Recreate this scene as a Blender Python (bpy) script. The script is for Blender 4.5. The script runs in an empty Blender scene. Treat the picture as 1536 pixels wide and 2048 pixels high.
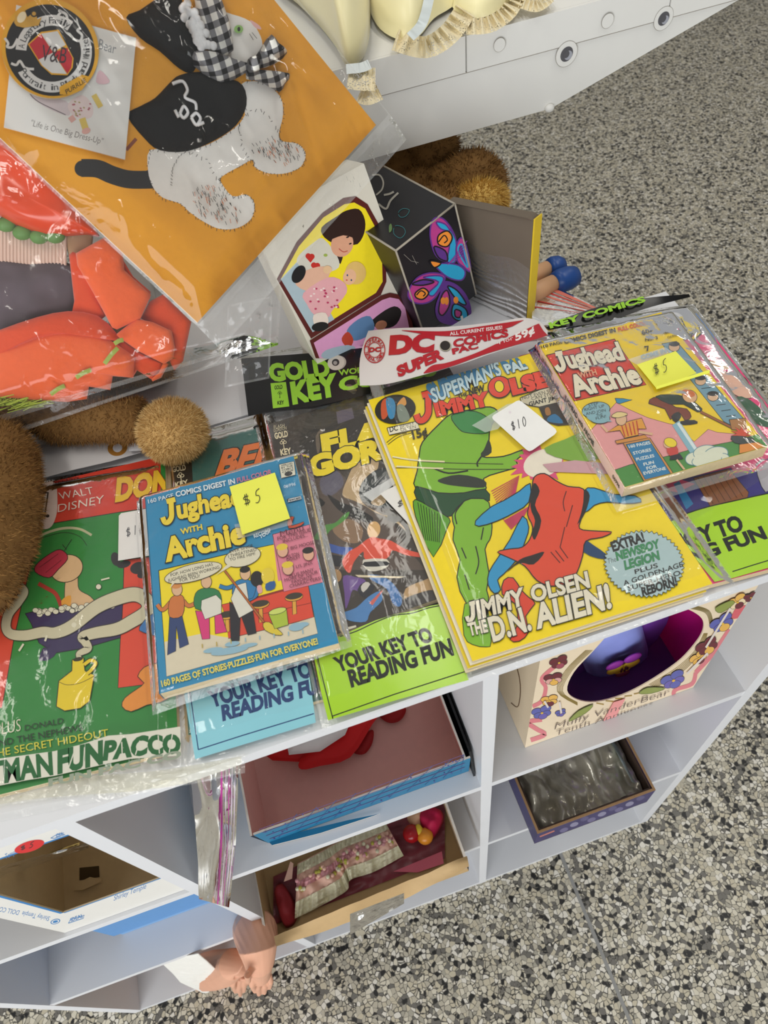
import bpy, math, random
from mathutils import Vector, Matrix, noise
random.seed(7)
D = bpy.data
SC = bpy.context.scene
COL = SC.collection
# ------------------------------------------------------------------ camera
T = 0.8908                      # height of the shelf top above the floor (m)
F = 1438.58                     # focal length in pixels of the 1536x2048 frame
RM = Matrix(((0.9485162662348187, 0.30239662615449875, -0.09419752214540884),
             (-0.29912233857014575, 0.7574802244629141, -0.5803012460058483),
             (-0.10412837872686574, 0.5786017542645281, 0.8089359002453316)))
CAM = Vector((0.22930800423343323, -0.17973392051073206, 0.46371488400579947 + T))
cd = D.cameras.new('camera'); cam = D.objects.new('camera', cd); COL.objects.link(cam)
cam.matrix_world = Matrix.Translation(CAM) @ RM.to_4x4()
cd.sensor_fit = 'VERTICAL'; cd.sensor_height = 36.0; cd.lens = 36.0 * F / 2048.0
cd.clip_start = 0.01; cd.clip_end = 60
cd.dof.use_dof = True; cd.dof.focus_distance = 0.66; cd.dof.aperture_fstop = 13.0
SC.camera = cam
SC.view_settings.view_transform = 'Standard'; SC.view_settings.look = 'None'
SC.view_settings.gamma = 1.0; SC.view_settings.use_curve_mapping = False
SC.view_settings.exposure = 0.0
SC.cycles.transparent_max_bounces = 32
SC.cycles.max_bounces = 10
# ------------------------------------------------------------------ light
w = D.worlds.new('shop_light'); SC.world = w; w.use_nodes = True
w.node_tree.nodes['Background'].inputs[0].default_value = (0.97, 0.98, 1.0, 1)
w.node_tree.nodes['Background'].inputs[1].default_value = 0.33
def area(name, loc, target, sx, sy, power, col):
    l = D.lights.new(name, 'AREA'); l.shape = 'RECTANGLE'; l.size = sx; l.size_y = sy
    l.energy = power; l.color = col
    o = D.objects.new(name, l); COL.objects.link(o); o.location = loc
    o.rotation_euler = (Vector(target) - Vector(loc)).to_track_quat('-Z', 'Y').to_euler()
    return o
area('shop_window_light', (-1.3, -2.9, 1.25), (0.3, 0.1, 0.45), 3.0, 2.2, 108, (0.95, 0.975, 1.0))
for i, (x, y) in enumerate(((-1.3, 1.3), (0.5, 1.4), (-0.6, 0.1), (1.4, 0.2), (2.6, 1.5))):
    area('ceiling_tube_light', (x, y, 3.1), (x, y, 0), 0.16, 1.3, 7 if y > 1 else 13, (1.0, 0.965, 0.88))

# ------------------------------------------------------------------ pixel -> place
def ray(p):
    return RM @ Vector(((p[0] - 768) / F, -(p[1] - 1024) / F, -1.0))
def at(p, z=None, y=None, x=None, pl=None):
    d = ray(p)
    if pl is not None:
        t = (pl[0] - CAM).dot(pl[1]) / d.dot(pl[1])
    elif z is not None: t = (z - CAM.z) / d.z
    elif y is not None: t = (y - CAM.y) / d.y
    else: t = (x - CAM.x) / d.x
    return CAM + d * t
def crop(x0, y0, s):
    return lambda *pts: [(x0 + a * s, y0 + b * s) for a, b in pts]
cA = crop(0, 860, .20833); cB = crop(0, 1200, .26042); cC = crop(280, 900, .27344); cD = crop(290, 1100, .27344)
cE = crop(340, 1290, .22135); cF = crop(460, 640, .19531); cG = crop(500, 780, .23438); cH = crop(600, 1000, .23438)
cI = crop(690, 620, .27344); cJ = crop(720, 780, .26042); cK = crop(820, 880, .3125); cL = crop(1100, 860, .28385)
cM = crop(1060, 620, .3099); cN = crop(540, 280, .44271); cT = crop(0, 0, .234375); cO = crop(0, 240, .30281)
cP = crop(760, 0, .50521); cQ = crop(480, 1380, .40365); cR = crop(960, 1180, .375); cS = crop(200, 1800, .36458)
cU = crop(0, 1500, .26042); cW = crop(0, 1800, .26042); c1 = crop(0, 0, .5); c5 = crop(940, 560, .38802)
c7 = crop(1180, 1100, .23177)

# ------------------------------------------------------------------ materials
def lin(h):
    h = h.lstrip('#'); r = []
    for i in (0, 2, 4):
        c = int(h[i:i + 2], 16) / 255
        r.append(c / 12.92 if c <= .04045 else ((c + .055) / 1.055) ** 2.4)
    return (*r, 1)
_m = {}
def nodes(name):
    m = D.materials.new(name); m.use_nodes = True
    nt = m.node_tree
    return m, nt, nt.nodes['Principled BSDF'], nt.nodes.new, nt.links.new
def mat(h, rough=.5, kind='paint', var=.06, scale=60, bump=0.0, spec=.4, metal=0.0, sheen=0.0):
    k = (h, rough, kind, var, scale, bump, spec, metal, sheen)
    if k in _m: return _m[k]
    m, nt, b, N, L = nodes(kind)
    c = lin(h)
    tc = N('ShaderNodeTexCoord'); nz = N('ShaderNodeTexNoise')
    nz.inputs['Scale'].default_value = scale; nz.inputs['Detail'].default_value = 4
    L(tc.outputs['Object'], nz.inputs['Vector'])
    mx = N('ShaderNodeMix'); mx.data_type = 'RGBA'
    mx.inputs['A'].default_value = (*[v * (1 - var) for v in c[:3]], 1)
    mx.inputs['B'].default_value = (*[min(1, v * (1 + var)) for v in c[:3]], 1)
    L(nz.outputs['Fac'], mx.inputs['Factor']); L(mx.outputs['Result'], b.inputs['Base Color'])
    b.inputs['Roughness'].default_value = rough
    b.inputs['Specular IOR Level'].default_value = spec
    b.inputs['Metallic'].default_value = metal
    if sheen: b.inputs['Sheen Weight'].default_value = sheen
    if bump:
        bp = N('ShaderNodeBump'); bp.inputs['Strength'].default_value = bump; bp.inputs['Distance'].default_value = .002
        L(nz.outputs['Fac'], bp.inputs['Height']); L(bp.outputs['Normal'], b.inputs['Normal'])
    _m[k] = m
    return m
def ink(h): return mat(h, .42, 'printed_ink', .05, 220, 0, .35)
def plastic(name, haze=.05, tint=(1, 1, 1), rough=.1, scale=55, strength=.25, gl=.004):
    m = D.materials.new(name); m.use_nodes = True; nt = m.node_tree; N = nt.nodes.new; L = nt.links.new
    nt.nodes.remove(nt.nodes['Principled BSDF']); out = nt.nodes['Material Output']
    tc = N('ShaderNodeTexCoord'); nz = N('ShaderNodeTexNoise'); nz.inputs['Scale'].default_value = scale
    nz.inputs['Detail'].default_value = 3; nz.inputs['Distortion'].default_value = 1.6
    L(tc.outputs['Object'], nz.inputs['Vector'])
    bp = N('ShaderNodeBump'); bp.inputs['Strength'].default_value = strength; bp.inputs['Distance'].default_value = .004
    L(nz.outputs['Fac'], bp.inputs['Height'])
    tr = N('ShaderNodeBsdfTransparent'); tr.inputs[0].default_value = (*tint, 1)
    gs = N('ShaderNodeBsdfGlossy'); gs.inputs['Roughness'].default_value = rough; gs.inputs['Color'].default_value = (1, 1, 1, 1)
    L(bp.outputs['Normal'], gs.inputs['Normal'])
    fr = N('ShaderNodeFresnel'); fr.inputs['IOR'].default_value = 1.28; L(bp.outputs['Normal'], fr.inputs['Normal'])
    ad = N('ShaderNodeMath'); ad.operation = 'ADD'; ad.use_clamp = True; ad.inputs[1].default_value = gl
    L(fr.outputs[0], ad.inputs[0])
    df = N('ShaderNodeBsdfDiffuse'); df.inputs[0].default_value = (.85, .86, .84, 1)
    m1 = N('ShaderNodeMixShader'); m1.inputs[0].default_value = haze
    L(tr.outputs[0], m1.inputs[1]); L(df.outputs[0], m1.inputs[2])
    m2 = N('ShaderNodeMixShader'); L(ad.outputs[0], m2.inputs[0]); L(m1.outputs[0], m2.inputs[1]); L(gs.outputs[0], m2.inputs[2])
    L(m2.outputs[0], out.inputs['Surface'])
    return m
CLEAR = plastic('clear_plastic', .012, rough=.07, scale=38, strength=.12)
SEAM = plastic('plastic_seam', .16, rough=.14, strength=.4, gl=.02)
MILKY = plastic('milky_plastic', .13, rough=.12, scale=50, strength=.4, gl=.02)
GREYFILM = plastic('grey_film', .16, rough=.12, scale=25, strength=.2, gl=.01)

# ------------------------------------------------------------------ mesh builder
class MB:
    def __init__(s): s.v = []; s.f = []; s.mi = []; s.mats = []; s.sm = []
    def slot(s, m):
        if m not in s.mats: s.mats.append(m)
        return s.mats.index(m)
    def face(s, pts, m, smooth=False):
        i = len(s.v); s.v += [Vector(p) for p in pts]; s.f.append(tuple(range(i, i + len(pts)))); s.mi.append(s.slot(m)); s.sm.append(smooth)
    def add(s, verts, faces, m, smooth=False):
        i = len(s.v); s.v += [Vector(p) for p in verts]; k = s.slot(m)
        for f in faces: s.f.append(tuple(i + a for a in f)); s.mi.append(k); s.sm.append(smooth)
    def prism(s, base, off, m, msides=None, mbot=None):
        """polygon base (list of points) pushed along off"""
        off = Vector(off); n = len(base); a = [Vector(p) for p in base]; b = [p + off for p in a]
        i = len(s.v); s.v += a + b
        s.f.append(tuple(range(i + n, i + 2 * n))); s.mi.append(s.slot(m)); s.sm.append(False)
        s.f.append(tuple(reversed(range(i, i + n)))); s.mi.append(s.slot(mbot or msides or m)); s.sm.append(False)
        for k in range(n):
            k2 = (k + 1) % n
            s.f.append((i + k, i + k2, i + n + k2, i + n + k)); s.mi.append(s.slot(msides or m)); s.sm.append(False)
    def box(s, x0, x1, y0, y1, z0, z1, m):
        s.prism([(x0, y0, z0), (x1, y0, z0), (x1, y1, z0), (x0, y1, z0)], (0, 0, z1 - z0), m)
    def obox(s, o, ex, ey, ez, m):
        o, ex, ey, ez = map(Vector, (o, ex, ey, ez))
        s.prism([o, o + ex, o + ex + ey, o + ey], ez, m)
    def tube(s, path, radii, m, n=10, cap=True, flat=1.0, up=None):
        path = [Vector(p) for p in path]; k = len(path)
        if not hasattr(radii, '__len__'): radii = [radii] * k
        vs = []; fs = []; prev = None
        for i, p in enumerate(path):
            t = (path[min(i + 1, k - 1)] - path[max(i - 1, 0)]).normalized()
            if prev is None:
                a = Vector(up) if up else (Vector((0, 0, 1)) if abs(t.z) < .9 else Vector((1, 0, 0)))
                u = t.cross(a).normalized()
            else:
                u = (prev - t * prev.dot(t)).normalized()
            prev = u; v = t.cross(u)
            for j in range(n):
                an = 2 * math.pi * j / n
                vs.append(p + (u * math.cos(an) + v * math.sin(an) * flat) * radii[i])
        for i in range(k - 1):
            for j in range(n):
                j2 = (j + 1) % n
                fs.append((i * n + j, i * n + j2, (i + 1) * n + j2, (i + 1) * n + j))
        if cap:
            fs.append(tuple(reversed(range(n)))); fs.append(tuple(range((k - 1) * n, k * n)))
        s.add(vs, fs, m, True)
    def ell(s, c, r, m, nu=20, nv=12, rot=None, amp=0, sc=30):
        c = Vector(c); vs = []; fs = []
        for i in range(nv + 1):
            ph = math.pi * i / nv
            for j in range(nu):
                th = 2 * math.pi * j / nu
                d = Vector((math.sin(ph) * math.cos(th), math.sin(ph) * math.sin(th), math.cos(ph)))
                p = Vector((d.x * r[0], d.y * r[1], d.z * r[2]))
                if rot is not None: p = rot @ p
                if amp: p += p.normalized() * amp * noise.noise((c + p) * sc)
                vs.append(c + p)
        for i in range(nv):
            for j in range(nu):
                j2 = (j + 1) % nu
                fs.append((i * nu + j, (i + 1) * nu + j, (i + 1) * nu + j2, i * nu + j2))
        s.add(vs, fs, m, True)
    def grid(s, fn, nu, nv, m, edge=None, ew=1, smooth=True):
        i0 = len(s.v); k = s.slot(m); ke = s.slot(edge) if edge else k
        for a in range(nv + 1):
            for b in range(nu + 1): s.v.append(Vector(fn(b / nu, a / nv)))
        for a in range(nv):
            for b in range(nu):
                s.f.append((i0 + a * (nu + 1) + b, i0 + a * (nu + 1) + b + 1, i0 + (a + 1) * (nu + 1) + b + 1, i0 + (a + 1) * (nu + 1) + b))
                s.mi.append(ke if (a < ew or b < ew or a >= nv - ew or b >= nu - ew) else k); s.sm.append(smooth)
    def puff(s, pts, nrm, h, m, rings=7, amp=0.0, sc=40, flat=.5, base=0.0):
        """cushion over a closed outline, raised along nrm by h"""
        pts = [Vector(p) for p in pts]; nrm = Vector(nrm); n = len(pts)
        c = sum(pts, Vector()) / n; vs = []; fs = []
        for p in pts: vs.append(p - nrm * base)
        for r in range(rings + 1):
            q = 1 - r / (rings + .6)
            hh = h * (1 - q ** 2.6) ** flat
            for p in pts:
                P = c + (p - c) * q
                P = P + nrm * (hh + amp * noise.noise(P * sc) * min(1, 3 * (1 - q)))
                vs.append(P)
        R = rings + 2
        for r in range(R - 1):
            for j in range(n):
                j2 = (j + 1) % n
                fs.append((r * n + j, r * n + j2, (r + 1) * n + j2, (r + 1) * n + j))
        fs.append(tuple(range((R - 1) * n, R * n)))
        s.add(vs, fs, m, True)
    def fur(s, count, length, width, mats, comb=(0, 0, -.25), seed=1, rand=.45):
        rnd = random.Random(seed); tris = []; acc = 0; cum = []
        for f in s.f:
            for k in range(1, len(f) - 1):
                a, b, c = s.v[f[0]], s.v[f[k]], s.v[f[k + 1]]
                n = (b - a).cross(c - a); ar = n.length / 2
                if ar < 1e-12: continue
                acc += ar; cum.append(acc); tris.append((a, b, c, n.normalized()))
        import bisect
        comb = Vector(comb)
        for _ in range(count):
            a, b, c, n = tris[min(bisect.bisect(cum, rnd.random() * acc), len(tris) - 1)]
            u, v = rnd.random(), rnd.random()
            if u + v > 1: u, v = 1 - u, 1 - v
            p = a + (b - a) * u + (c - a) * v
            d = (n + comb + Vector((rnd.uniform(-1, 1), rnd.uniform(-1, 1), rnd.uniform(-1, 1))) * rand).normalized()
            side = d.cross(Vector((rnd.uniform(-1, 1), rnd.uniform(-1, 1), rnd.uniform(-1, 1)))).normalized() * width
            Ln = length * rnd.uniform(.6, 1.15)
            s.face([p - side - n * .001, p + side - n * .001, p + d * Ln], rnd.choice(mats))
    def build(s, name, parent=None, label=None):
        me = D.meshes.new(name)
        if parent is not None:
            o0 = Vector(); q = parent
            while q is not None: o0 += Vector(q.location); q = q.parent
        else:
            zs = [v.z for v in s.v]; n = len(s.v)
            o0 = Vector((sum(v.x for v in s.v) / n, sum(v.y for v in s.v) / n, min(zs)))
        me.from_pydata([tuple(v - o0) for v in s.v], [], s.f)
        for m in s.mats: me.materials.append(m)
        me.polygons.foreach_set('material_index', s.mi); me.polygons.foreach_set('use_smooth', s.sm)
        me.update()
        o = D.objects.new(name, me); COL.objects.link(o)
        if parent is not None: o.parent = parent
        else: o.location = o0
        if label: o['label'] = label
        return o
def tag(o, label, cat, group=None):
    o['label'] = label; o['category'] = cat
    if group: o['group'] = group
    return o
def thing(name, label, cat, loc, group=None):
    o = D.objects.new(name, None); COL.objects.link(o); o.location = loc; o.empty_display_size = .05
    return tag(o, label, cat, group)

def smooth(pts, n=6, closed=True):
    out = []; k = len(pts)
    for i in range(k if closed else k - 1):
        g = lambda j: Vector((*(pts[j % k] if closed else pts[max(0, min(k - 1, j))]), 0))
        p0, p1, p2, p3 = g(i - 1), g(i), g(i + 1), g(i + 2)
        for t in range(n):
            t /= n
            q = .5 * ((2 * p1) + (p2 - p0) * t + (2 * p0 - 5 * p1 + 4 * p2 - p3) * t * t + (3 * p1 - p0 - 3 * p2 + p3) * t ** 3)
            out.append((q.x, q.y))
    if not closed: out.append(tuple(pts[-1]))
    return out
def stroke_poly(path, wd):
    path = [Vector(p) for p in path]; n = len(path); l = []; r = []
    for i, p in enumerate(path):
        t = path[min(i + 1, n - 1)] - path[max(i - 1, 0)]
        t = t.normalized() if t.length else Vector((1, 0))
        nn = Vector((-t.y, t.x))
        wv = wd if not hasattr(wd, '__len__') else wd[0] + (wd[1] - wd[0]) * i / (n - 1)
        l.append(p + nn * wv / 2); r.append(p - nn * wv / 2)
    return [tuple(a) for a in l], [tuple(a) for a in r]
_tx = {}
def text_mesh(s, off):
    k = (s, off)
    if k in _tx: return _tx[k]
    cu = D.curves.new('lettering', 'FONT'); cu.body = s; cu.offset = off; cu.resolution_u = 3
    ob = D.objects.new('lettering', cu); COL.objects.link(ob)
    dg = bpy.context.evaluated_depsgraph_get(); dg.update()
    me = D.meshes.new_from_object(ob.evaluated_get(dg))
    vs = [(v.co.x, v.co.y) for v in me.vertices]; fs = [tuple(p.vertices) for p in me.polygons]
    D.objects.remove(ob); D.curves.remove(cu); D.meshes.remove(me)
    _tx[k] = (vs, fs)
    return _tx[k]
CAPH = max(v[1] for v in text_mesh('H', 0)[0])

def clip_poly(poly, quad):
    def inside(p, a, b): return (b[0] - a[0]) * (p[1] - a[1]) - (b[1] - a[1]) * (p[0] - a[0]) >= 0
    def inter(p, q, a, b):
        d1 = (q[0] - p[0], q[1] - p[1]); d2 = (b[0] - a[0], b[1] - a[1])
        den = d1[0] * d2[1] - d1[1] * d2[0]
        if abs(den) < 1e-9: return p
        t = ((a[0] - p[0]) * d2[1] - (a[1] - p[1]) * d2[0]) / den
        return (p[0] + d1[0] * t, p[1] + d1[1] * t)
    out = list(poly)
    for i in range(len(quad)):
        a, b = quad[i], quad[(i + 1) % len(quad)]; inp = out; out = []
        for j in range(len(inp)):
            p, q = inp[j - 1], inp[j]
            if inside(q, a, b):
                if not inside(p, a, b): out.append(inter(p, q, a, b))
                out.append(q)
            elif inside(p, a, b): out.append(inter(p, q, a, b))
        if not out: return []
    return out
def pix(P):
    v = RM.transposed() @ (Vector(P) - CAM)
    return (768 + F * v.x / -v.z, 1024 - F * v.y / -v.z)
class Print:
    """flat printing laid on a plane; every polygon is one ink layer"""
    STEP = .000009
    def __init__(s, z=None, pl=None, clip=None, fn=None):
        s.pl = pl if pl else (Vector((0, 0, z if z is not None else 0)), Vector((0, 0, 1)))
        s.n = Vector(s.pl[1]).normalized(); s.k = 1; s.art = MB(); s.let = MB(); s.clip = clip; s.fn = fn; s.par = None
    def P(s, p):
        if s.fn: return s.fn(p) + s.n * (s.k * s.STEP)
        return at(p, pl=s.pl) + s.n * (s.k * s.STEP)
    def put(s, b, pts, col):
        if s.clip: pts = clip_poly(pts, s.clip)
        if len(pts) < 3: return
        b.face([s.P(p) for p in pts], col if not isinstance(col, str) else ink(col))
    def poly(s, pts, col, sm=0, ol=None, olw=2.5):
        if sm: pts = smooth(pts, sm)
        s.put(s.art, pts, col); s.k += 1
        if ol: s.line(list(pts) + [pts[0]], olw, ol)
        return s
    def line(s, pts, wd, col, sm=0, let=False):
        if sm: pts = smooth(pts, sm, False)
        l, r = stroke_poly(pts, wd)
        for i in range(len(l) - 1):
            q = [l[i], l[i + 1], r[i + 1], r[i]]
            ar = sum(q[j - 1][0] * q[j][1] - q[j][0] * q[j - 1][1] for j in range(4))
            s.put(s.let if let else s.art, q if ar > 0 else q[::-1], col)
        s.k += 1
        return s
    def ell(s, c, rx, ry, col, rot=0, n=28, ol=None, olw=2.5):
        a = math.radians(rot); pts = []
        for i in range(n):
            t = 2 * math.pi * i / n; x = rx * math.cos(t); y = ry * math.sin(t)
            pts.append((c[0] + x * math.cos(a) - y * math.sin(a), c[1] + x * math.sin(a) + y * math.cos(a)))
        return s.poly(pts, col, ol=ol, olw=olw)
    def text(s, tx, p0, p1, p2, col, off=.02, bow=0, ol=None, olo=.06, sh=None, shd=(0, 0)):
        def one(off_, col_, dx=0, dy=0):
            v0, _ = text_mesh(tx, 0); xs = [a for a, _ in v0]; x0, x1 = min(xs), max(xs)
            vs, fs = text_mesh(tx, off_); pts = []
            for x, y in vs:
                u = (x - x0) / (x1 - x0); h = y / CAPH + bow * 4 * u * (1 - u)
                px = (p0[0] + (p1[0] - p0[0]) * u + (p2[0] - p0[0]) * h + dx, p0[1] + (p1[1] - p0[1]) * u + (p2[1] - p0[1]) * h + dy)
                pts.append(px)
            if s.clip:
                for f in fs:
                    q = [pts[i] for i in f]
                    ar = sum(q[j - 1][0] * q[j][1] - q[j][0] * q[j - 1][1] for j in range(len(q)))
                    s.put(s.let, q if ar > 0 else q[::-1], col_)
            else:
                s.let.add([s.P(p) for p in pts], fs, ink(col_) if isinstance(col_, str) else col_)
            s.k += 1
        if sh:
            for i in (3, 2, 1): one(off + olo * .6, sh, shd[0] * i / 3, shd[1] * i / 3)
        if ol: one(off + olo, ol)
        one(off, col)
        return s
    def ring(s, tx, c, rx, ry, a0, a1, size, col, rot=0, off=.02, flip=False):
        """letters set one by one round an ellipse"""
        n = len(tx); ro = math.radians(rot)
        for i, ch in enumerate(tx):
            if ch == ' ': continue
            t = math.radians(a0 + (a1 - a0) * (i + .5) / n)
            x, y = rx * math.cos(t), ry * math.sin(t); tx_, ty_ = -rx * math.sin(t), ry * math.cos(t)
            if a1 < a0: tx_, ty_ = -tx_, -ty_
            f = lambda a, b: Vector((a * math.cos(ro) - b * math.sin(ro), a * math.sin(ro) + b * math.cos(ro)))
            p = Vector(c) + f(x, y); tg = f(tx_, ty_).normalized(); up = Vector((tg.y, -tg.x))
            wd = size * .34 * (1 if ch not in 'iIl1t' else .5)
            b = p - up * size * .5
            s.text(ch, tuple(b - tg * wd), tuple(b + tg * wd), tuple(b - tg * wd + up * size), col, off)
        return s
    def build(s, parent, an='cover_art', ln='lettering'):
        parent = s.par or parent
        if s.art.f: s.art.build(an, parent)
        if s.let.f: s.let.build(ln, parent)
def hand(pr, tx, p0, p1, p2, col='26242a'):
    """handwritten price: dollar sign and digits drawn as pen strokes"""
    X = Vector(p1) - Vector(p0); Y = Vector(p2) - Vector(p0)
    gl = {'$': [[(.8, .78), (.3, .8), (.15, .62), (.75, .42), (.7, .2), (.1, .2)], [(.4, 1), (.3, 0)], [(.62, 1.02), (.52, 0)]],
          '1': [[(.55, 1), (.4, 0)]], '0': [[(.5, 1), (.2, .6), (.25, .1), (.55, .05), (.85, .5), (.7, .95), (.45, 1)]],
          '5': [[(1, 1.1), (.55, .95), (.4, .6)], [(.4, .6), (.75, .5), (.75, .2), (.45, -.05), (.15, 0)]]}
    n = len(tx); wd = max(1.4, Y.length * .05)
    for i, ch in enumerate(tx):
        if ch == ' ': continue
        for st in gl[ch]:
            pts = [tuple(Vector(p0) + X * ((i + .1 + .75 * a) / n) + Y * b) for a, b in st]
            pr.line(pts, wd, col, sm=5 if len(pts) > 2 else 0, let=True)
def rnd_pts(n, seed): r = random.Random(seed); return [(r.random(), r.random()) for _ in range(n)]

def jay(pr, p0, p1, p2, col, ol, wd, olw):
    """a hooked capital J drawn as a stroke"""
    X = Vector(p1) - Vector(p0); Y = Vector(p2) - Vector(p0)
    m = lambda a, b: tuple(Vector(p0) + X * a + Y * b)
    paths = [[m(.72, 1), m(.72, .55), m(.70, .22), m(.5, .03), m(.25, .05), m(.12, .3)], [m(.42, .96), m(1.0, .96)]]
    for c, w_ in ((ol, wd + olw), (col, wd)):
        for q in paths: pr.line(q, w_, c, sm=5 if len(q) > 2 else 0, let=True)
def crease(u, v, s):
    """sparse sharp creases, 0..1"""
    n = noise.noise((u * 5 + s, v * 6 - s, s)); m_ = noise.noise((u * 3 - s, v * 3, s + 9))
    return max(0, 1 - abs(n) * 14) ** 1.5 * max(0, min(1, (m_ - .05) * 5))
# ================================================================== SETTING
def structure(o): o['kind'] = 'structure'; return o
def terrazzo():
    m, nt, b, N, L = nodes('terrazzo')
    tc = N('ShaderNodeTexCoord')
    wn = N('ShaderNodeTexNoise'); wn.inputs['Scale'].default_value = 70; L(tc.outputs['Object'], wn.inputs['Vector'])
    mx = N('ShaderNodeMix'); mx.data_type = 'RGBA'; mx.inputs['Factor'].default_value = .008
    L(tc.outputs['Object'], mx.inputs['A']); L(wn.outputs['Color'], mx.inputs['B'])
    def vor(sc, feat):
        v = N('ShaderNodeTexVoronoi'); v.feature = feat; v.inputs['Scale'].default_value = sc
        L(mx.outputs['Result'], v.inputs['Vector']); return v
    v1 = vor(150, 'F1'); e1 = vor(150, 'DISTANCE_TO_EDGE')
    sep = N('ShaderNodeSeparateColor'); L(v1.outputs['Color'], sep.inputs[0])
    rp = N('ShaderNodeValToRGB'); rp.color_ramp.interpolation = 'CONSTANT'
    e = rp.color_ramp.elements; e[0].position = 0; e[0].color = lin('1d1d1e'); e[1].position = .10; e[1].color = lin('6f6c66')
    for p, c in ((.24, 'bdb6a4'), (.42, 'd9d2bf'), (.62, 'c8bfa8'), (.8, 'e4dfd3'), (.93, 'aaa596')):
        q = e.new(p); q.color = lin(c)
    L(sep.outputs[0], rp.inputs[0])
    fine = N('ShaderNodeTexVoronoi'); fine.inputs['Scale'].default_value = 520; L(tc.outputs['Object'], fine.inputs['Vector'])
    s2 = N('ShaderNodeSeparateColor'); L(fine.outputs['Color'], s2.inputs[0])
    gr = N('ShaderNodeValToRGB'); gr.color_ramp.elements[0].color = lin('383632'); gr.color_ramp.elements[1].color = lin('8d887c')
    gr.color_ramp.elements[0].position = .45; L(s2.outputs[0], gr.inputs[0])
    # chips sit apart by a little matrix, wider where a random value says so
    th = N('ShaderNodeMath'); th.operation = 'MULTIPLY_ADD'; L(sep.outputs[1], th.inputs[0]); th.inputs[1].default_value = .11; th.inputs[2].default_value = .012
    gt = N('ShaderNodeMath'); gt.operation = 'GREATER_THAN'; L(e1.outputs['Distance'], gt.inputs[0]); L(th.outputs[0], gt.inputs[1])
    m2 = N('ShaderNodeMix'); m2.data_type = 'RGBA'; L(gt.outputs[0], m2.inputs['Factor']); L(gr.outputs[0], m2.inputs['A']); L(rp.outputs[0], m2.inputs['B'])
    L(m2.outputs['Result'], b.inputs['Base Color']); b.inputs['Roughness'].default_value = .38
    b.inputs['Specular IOR Level'].default_value = .35
    return m
b = MB(); b.box(-4.1, 5.1, -4.6, 6.1, -.04, 0, terrazzo()); structure(b.build('floor'))
WL_ = mat('d8d6cf', .7, 'wall_paint', .02, 3)
for nm, a in (('wall_back', (-4.1, 5.1, 6, 6.1)), ('wall_front', (-4.1, 5.1, -4.6, -4.5)), ('wall_left', (-4.1, -4, -4.5, 6)), ('wall_right', (5, 5.1, -4.5, 6))):
    b = MB(); b.box(a[0], a[1], a[2], a[3], 0, 3.2, WL_); structure(b.build(nm))
strip = mat('8d8d8b', .35, 'zinc_strip', .15, 90)
b = MB()
q0, q1 = at((1105, 1668), z=0), at((1262, 2048), z=0); dv = (q1 - q0); dn = dv.normalized(); sn = Vector((-dn.y, dn.x, 0)) * .0028
b.prism([q0 - dn * 2 + sn, q0 - dn * 2 - sn, q1 + dn * 1 - sn, q1 + dn * 1 + sn][::-1], (0, 0, .0006), strip)
structure(b.build('trim_1'))

WH = mat('dedfe2', .5, 'white_laminate', .015, 12, 0, .35)
WHB = mat('d9d9d6', .55, 'white_backboard', .02, 12)
# ------------------------------------------------------------------ cube shelves
XL, X1, X2, X3, X4, X5, X6, XR = -.2827, -.2697, .0078, .0208, .3058, .3176, .5988, .6145
ZA, ZB, TH = .5912, .2997, .013
org = thing('cube_shelf', 'white nine compartment cube shelf with comics spread along its top', 'shelf unit', (.166, .15, 0))
def bx(name, par, *a):
    q = MB(); q.box(*a); return q.build(name, par)
DP = .30
bx('top_panel', org, XL, XR, 0, DP, T - TH, T, WH)
bx('side_panel', org, XL, X1, 0, DP, 0, T - TH, WH); bx('side_panel', org, X6, XR, 0, DP, 0, T - TH, WH)
bx('divider', org, X2, X3, 0, DP - .006, 0, T - TH, WH); bx('divider', org, X4, X5, 0, DP - .006, 0, T - TH, WH)
for xa, xb in ((X1, X2), (X3, X4), (X5, X6)):
    for z in (ZA, ZB, 0): bx('shelf_board', org, xa, xb, 0.0005, DP - .006, z, z + TH, WH)
bx('back_panel', org, X1, X6, DP - .006, DP - .001, 0.001, T - TH, WHB)
org2 = org.copy(); COL.objects.link(org2); org2.location = (.045, .453, 0)
org2['label'] = 'second white cube shelf standing behind the comics, under the doll boxes'
for ch in list(org.children):
    c = ch.copy(); COL.objects.link(c); c.parent = org2

# ------------------------------------------------------------------ painted display shelf above
PA = mat('e3e2dd', .6, 'white_paint', .03, 25, .12, .3)
GAP = mat('9a948a', .7, 'seam', .2, 40)
ya = math.radians(1); ux = Vector((math.cos(ya), math.sin(ya), 0)); fo = at((760, 199), y=.5)
FZ = lambda p: at(p, pl=(fo, Vector((math.sin(ya), -math.cos(ya), 0))))
zb, zg, zt_ = .0915 + T, .147 + T, .179 + T
fx = lambda x, z, dy=0: Vector((fo.x, fo.y, 0)) + ux * (x - fo.x) + Vector((0, dy, z))
fix = thing('display_shelf', 'white painted wooden display shelf with angled end and bolt holes, holding the yellow doll dress', 'shelf', fx(.2, T, .1))
q = MB(); q.prism([fx(-.5, zg, .002), fx(-.5, zb, .002), fx(.583, zb, .002), fx(.782, zg, .002)], (0, .02, 0), PA); q.build('fascia_board', fix)
q = MB(); q.prism([fx(-.5, zt_, .004), fx(-.5, zg + .001, .004), fx(1.15, zg + .001, .004), fx(1.15, zt_, .004)], (0, .32, 0), PA); q.build('top_board', fix)
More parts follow.
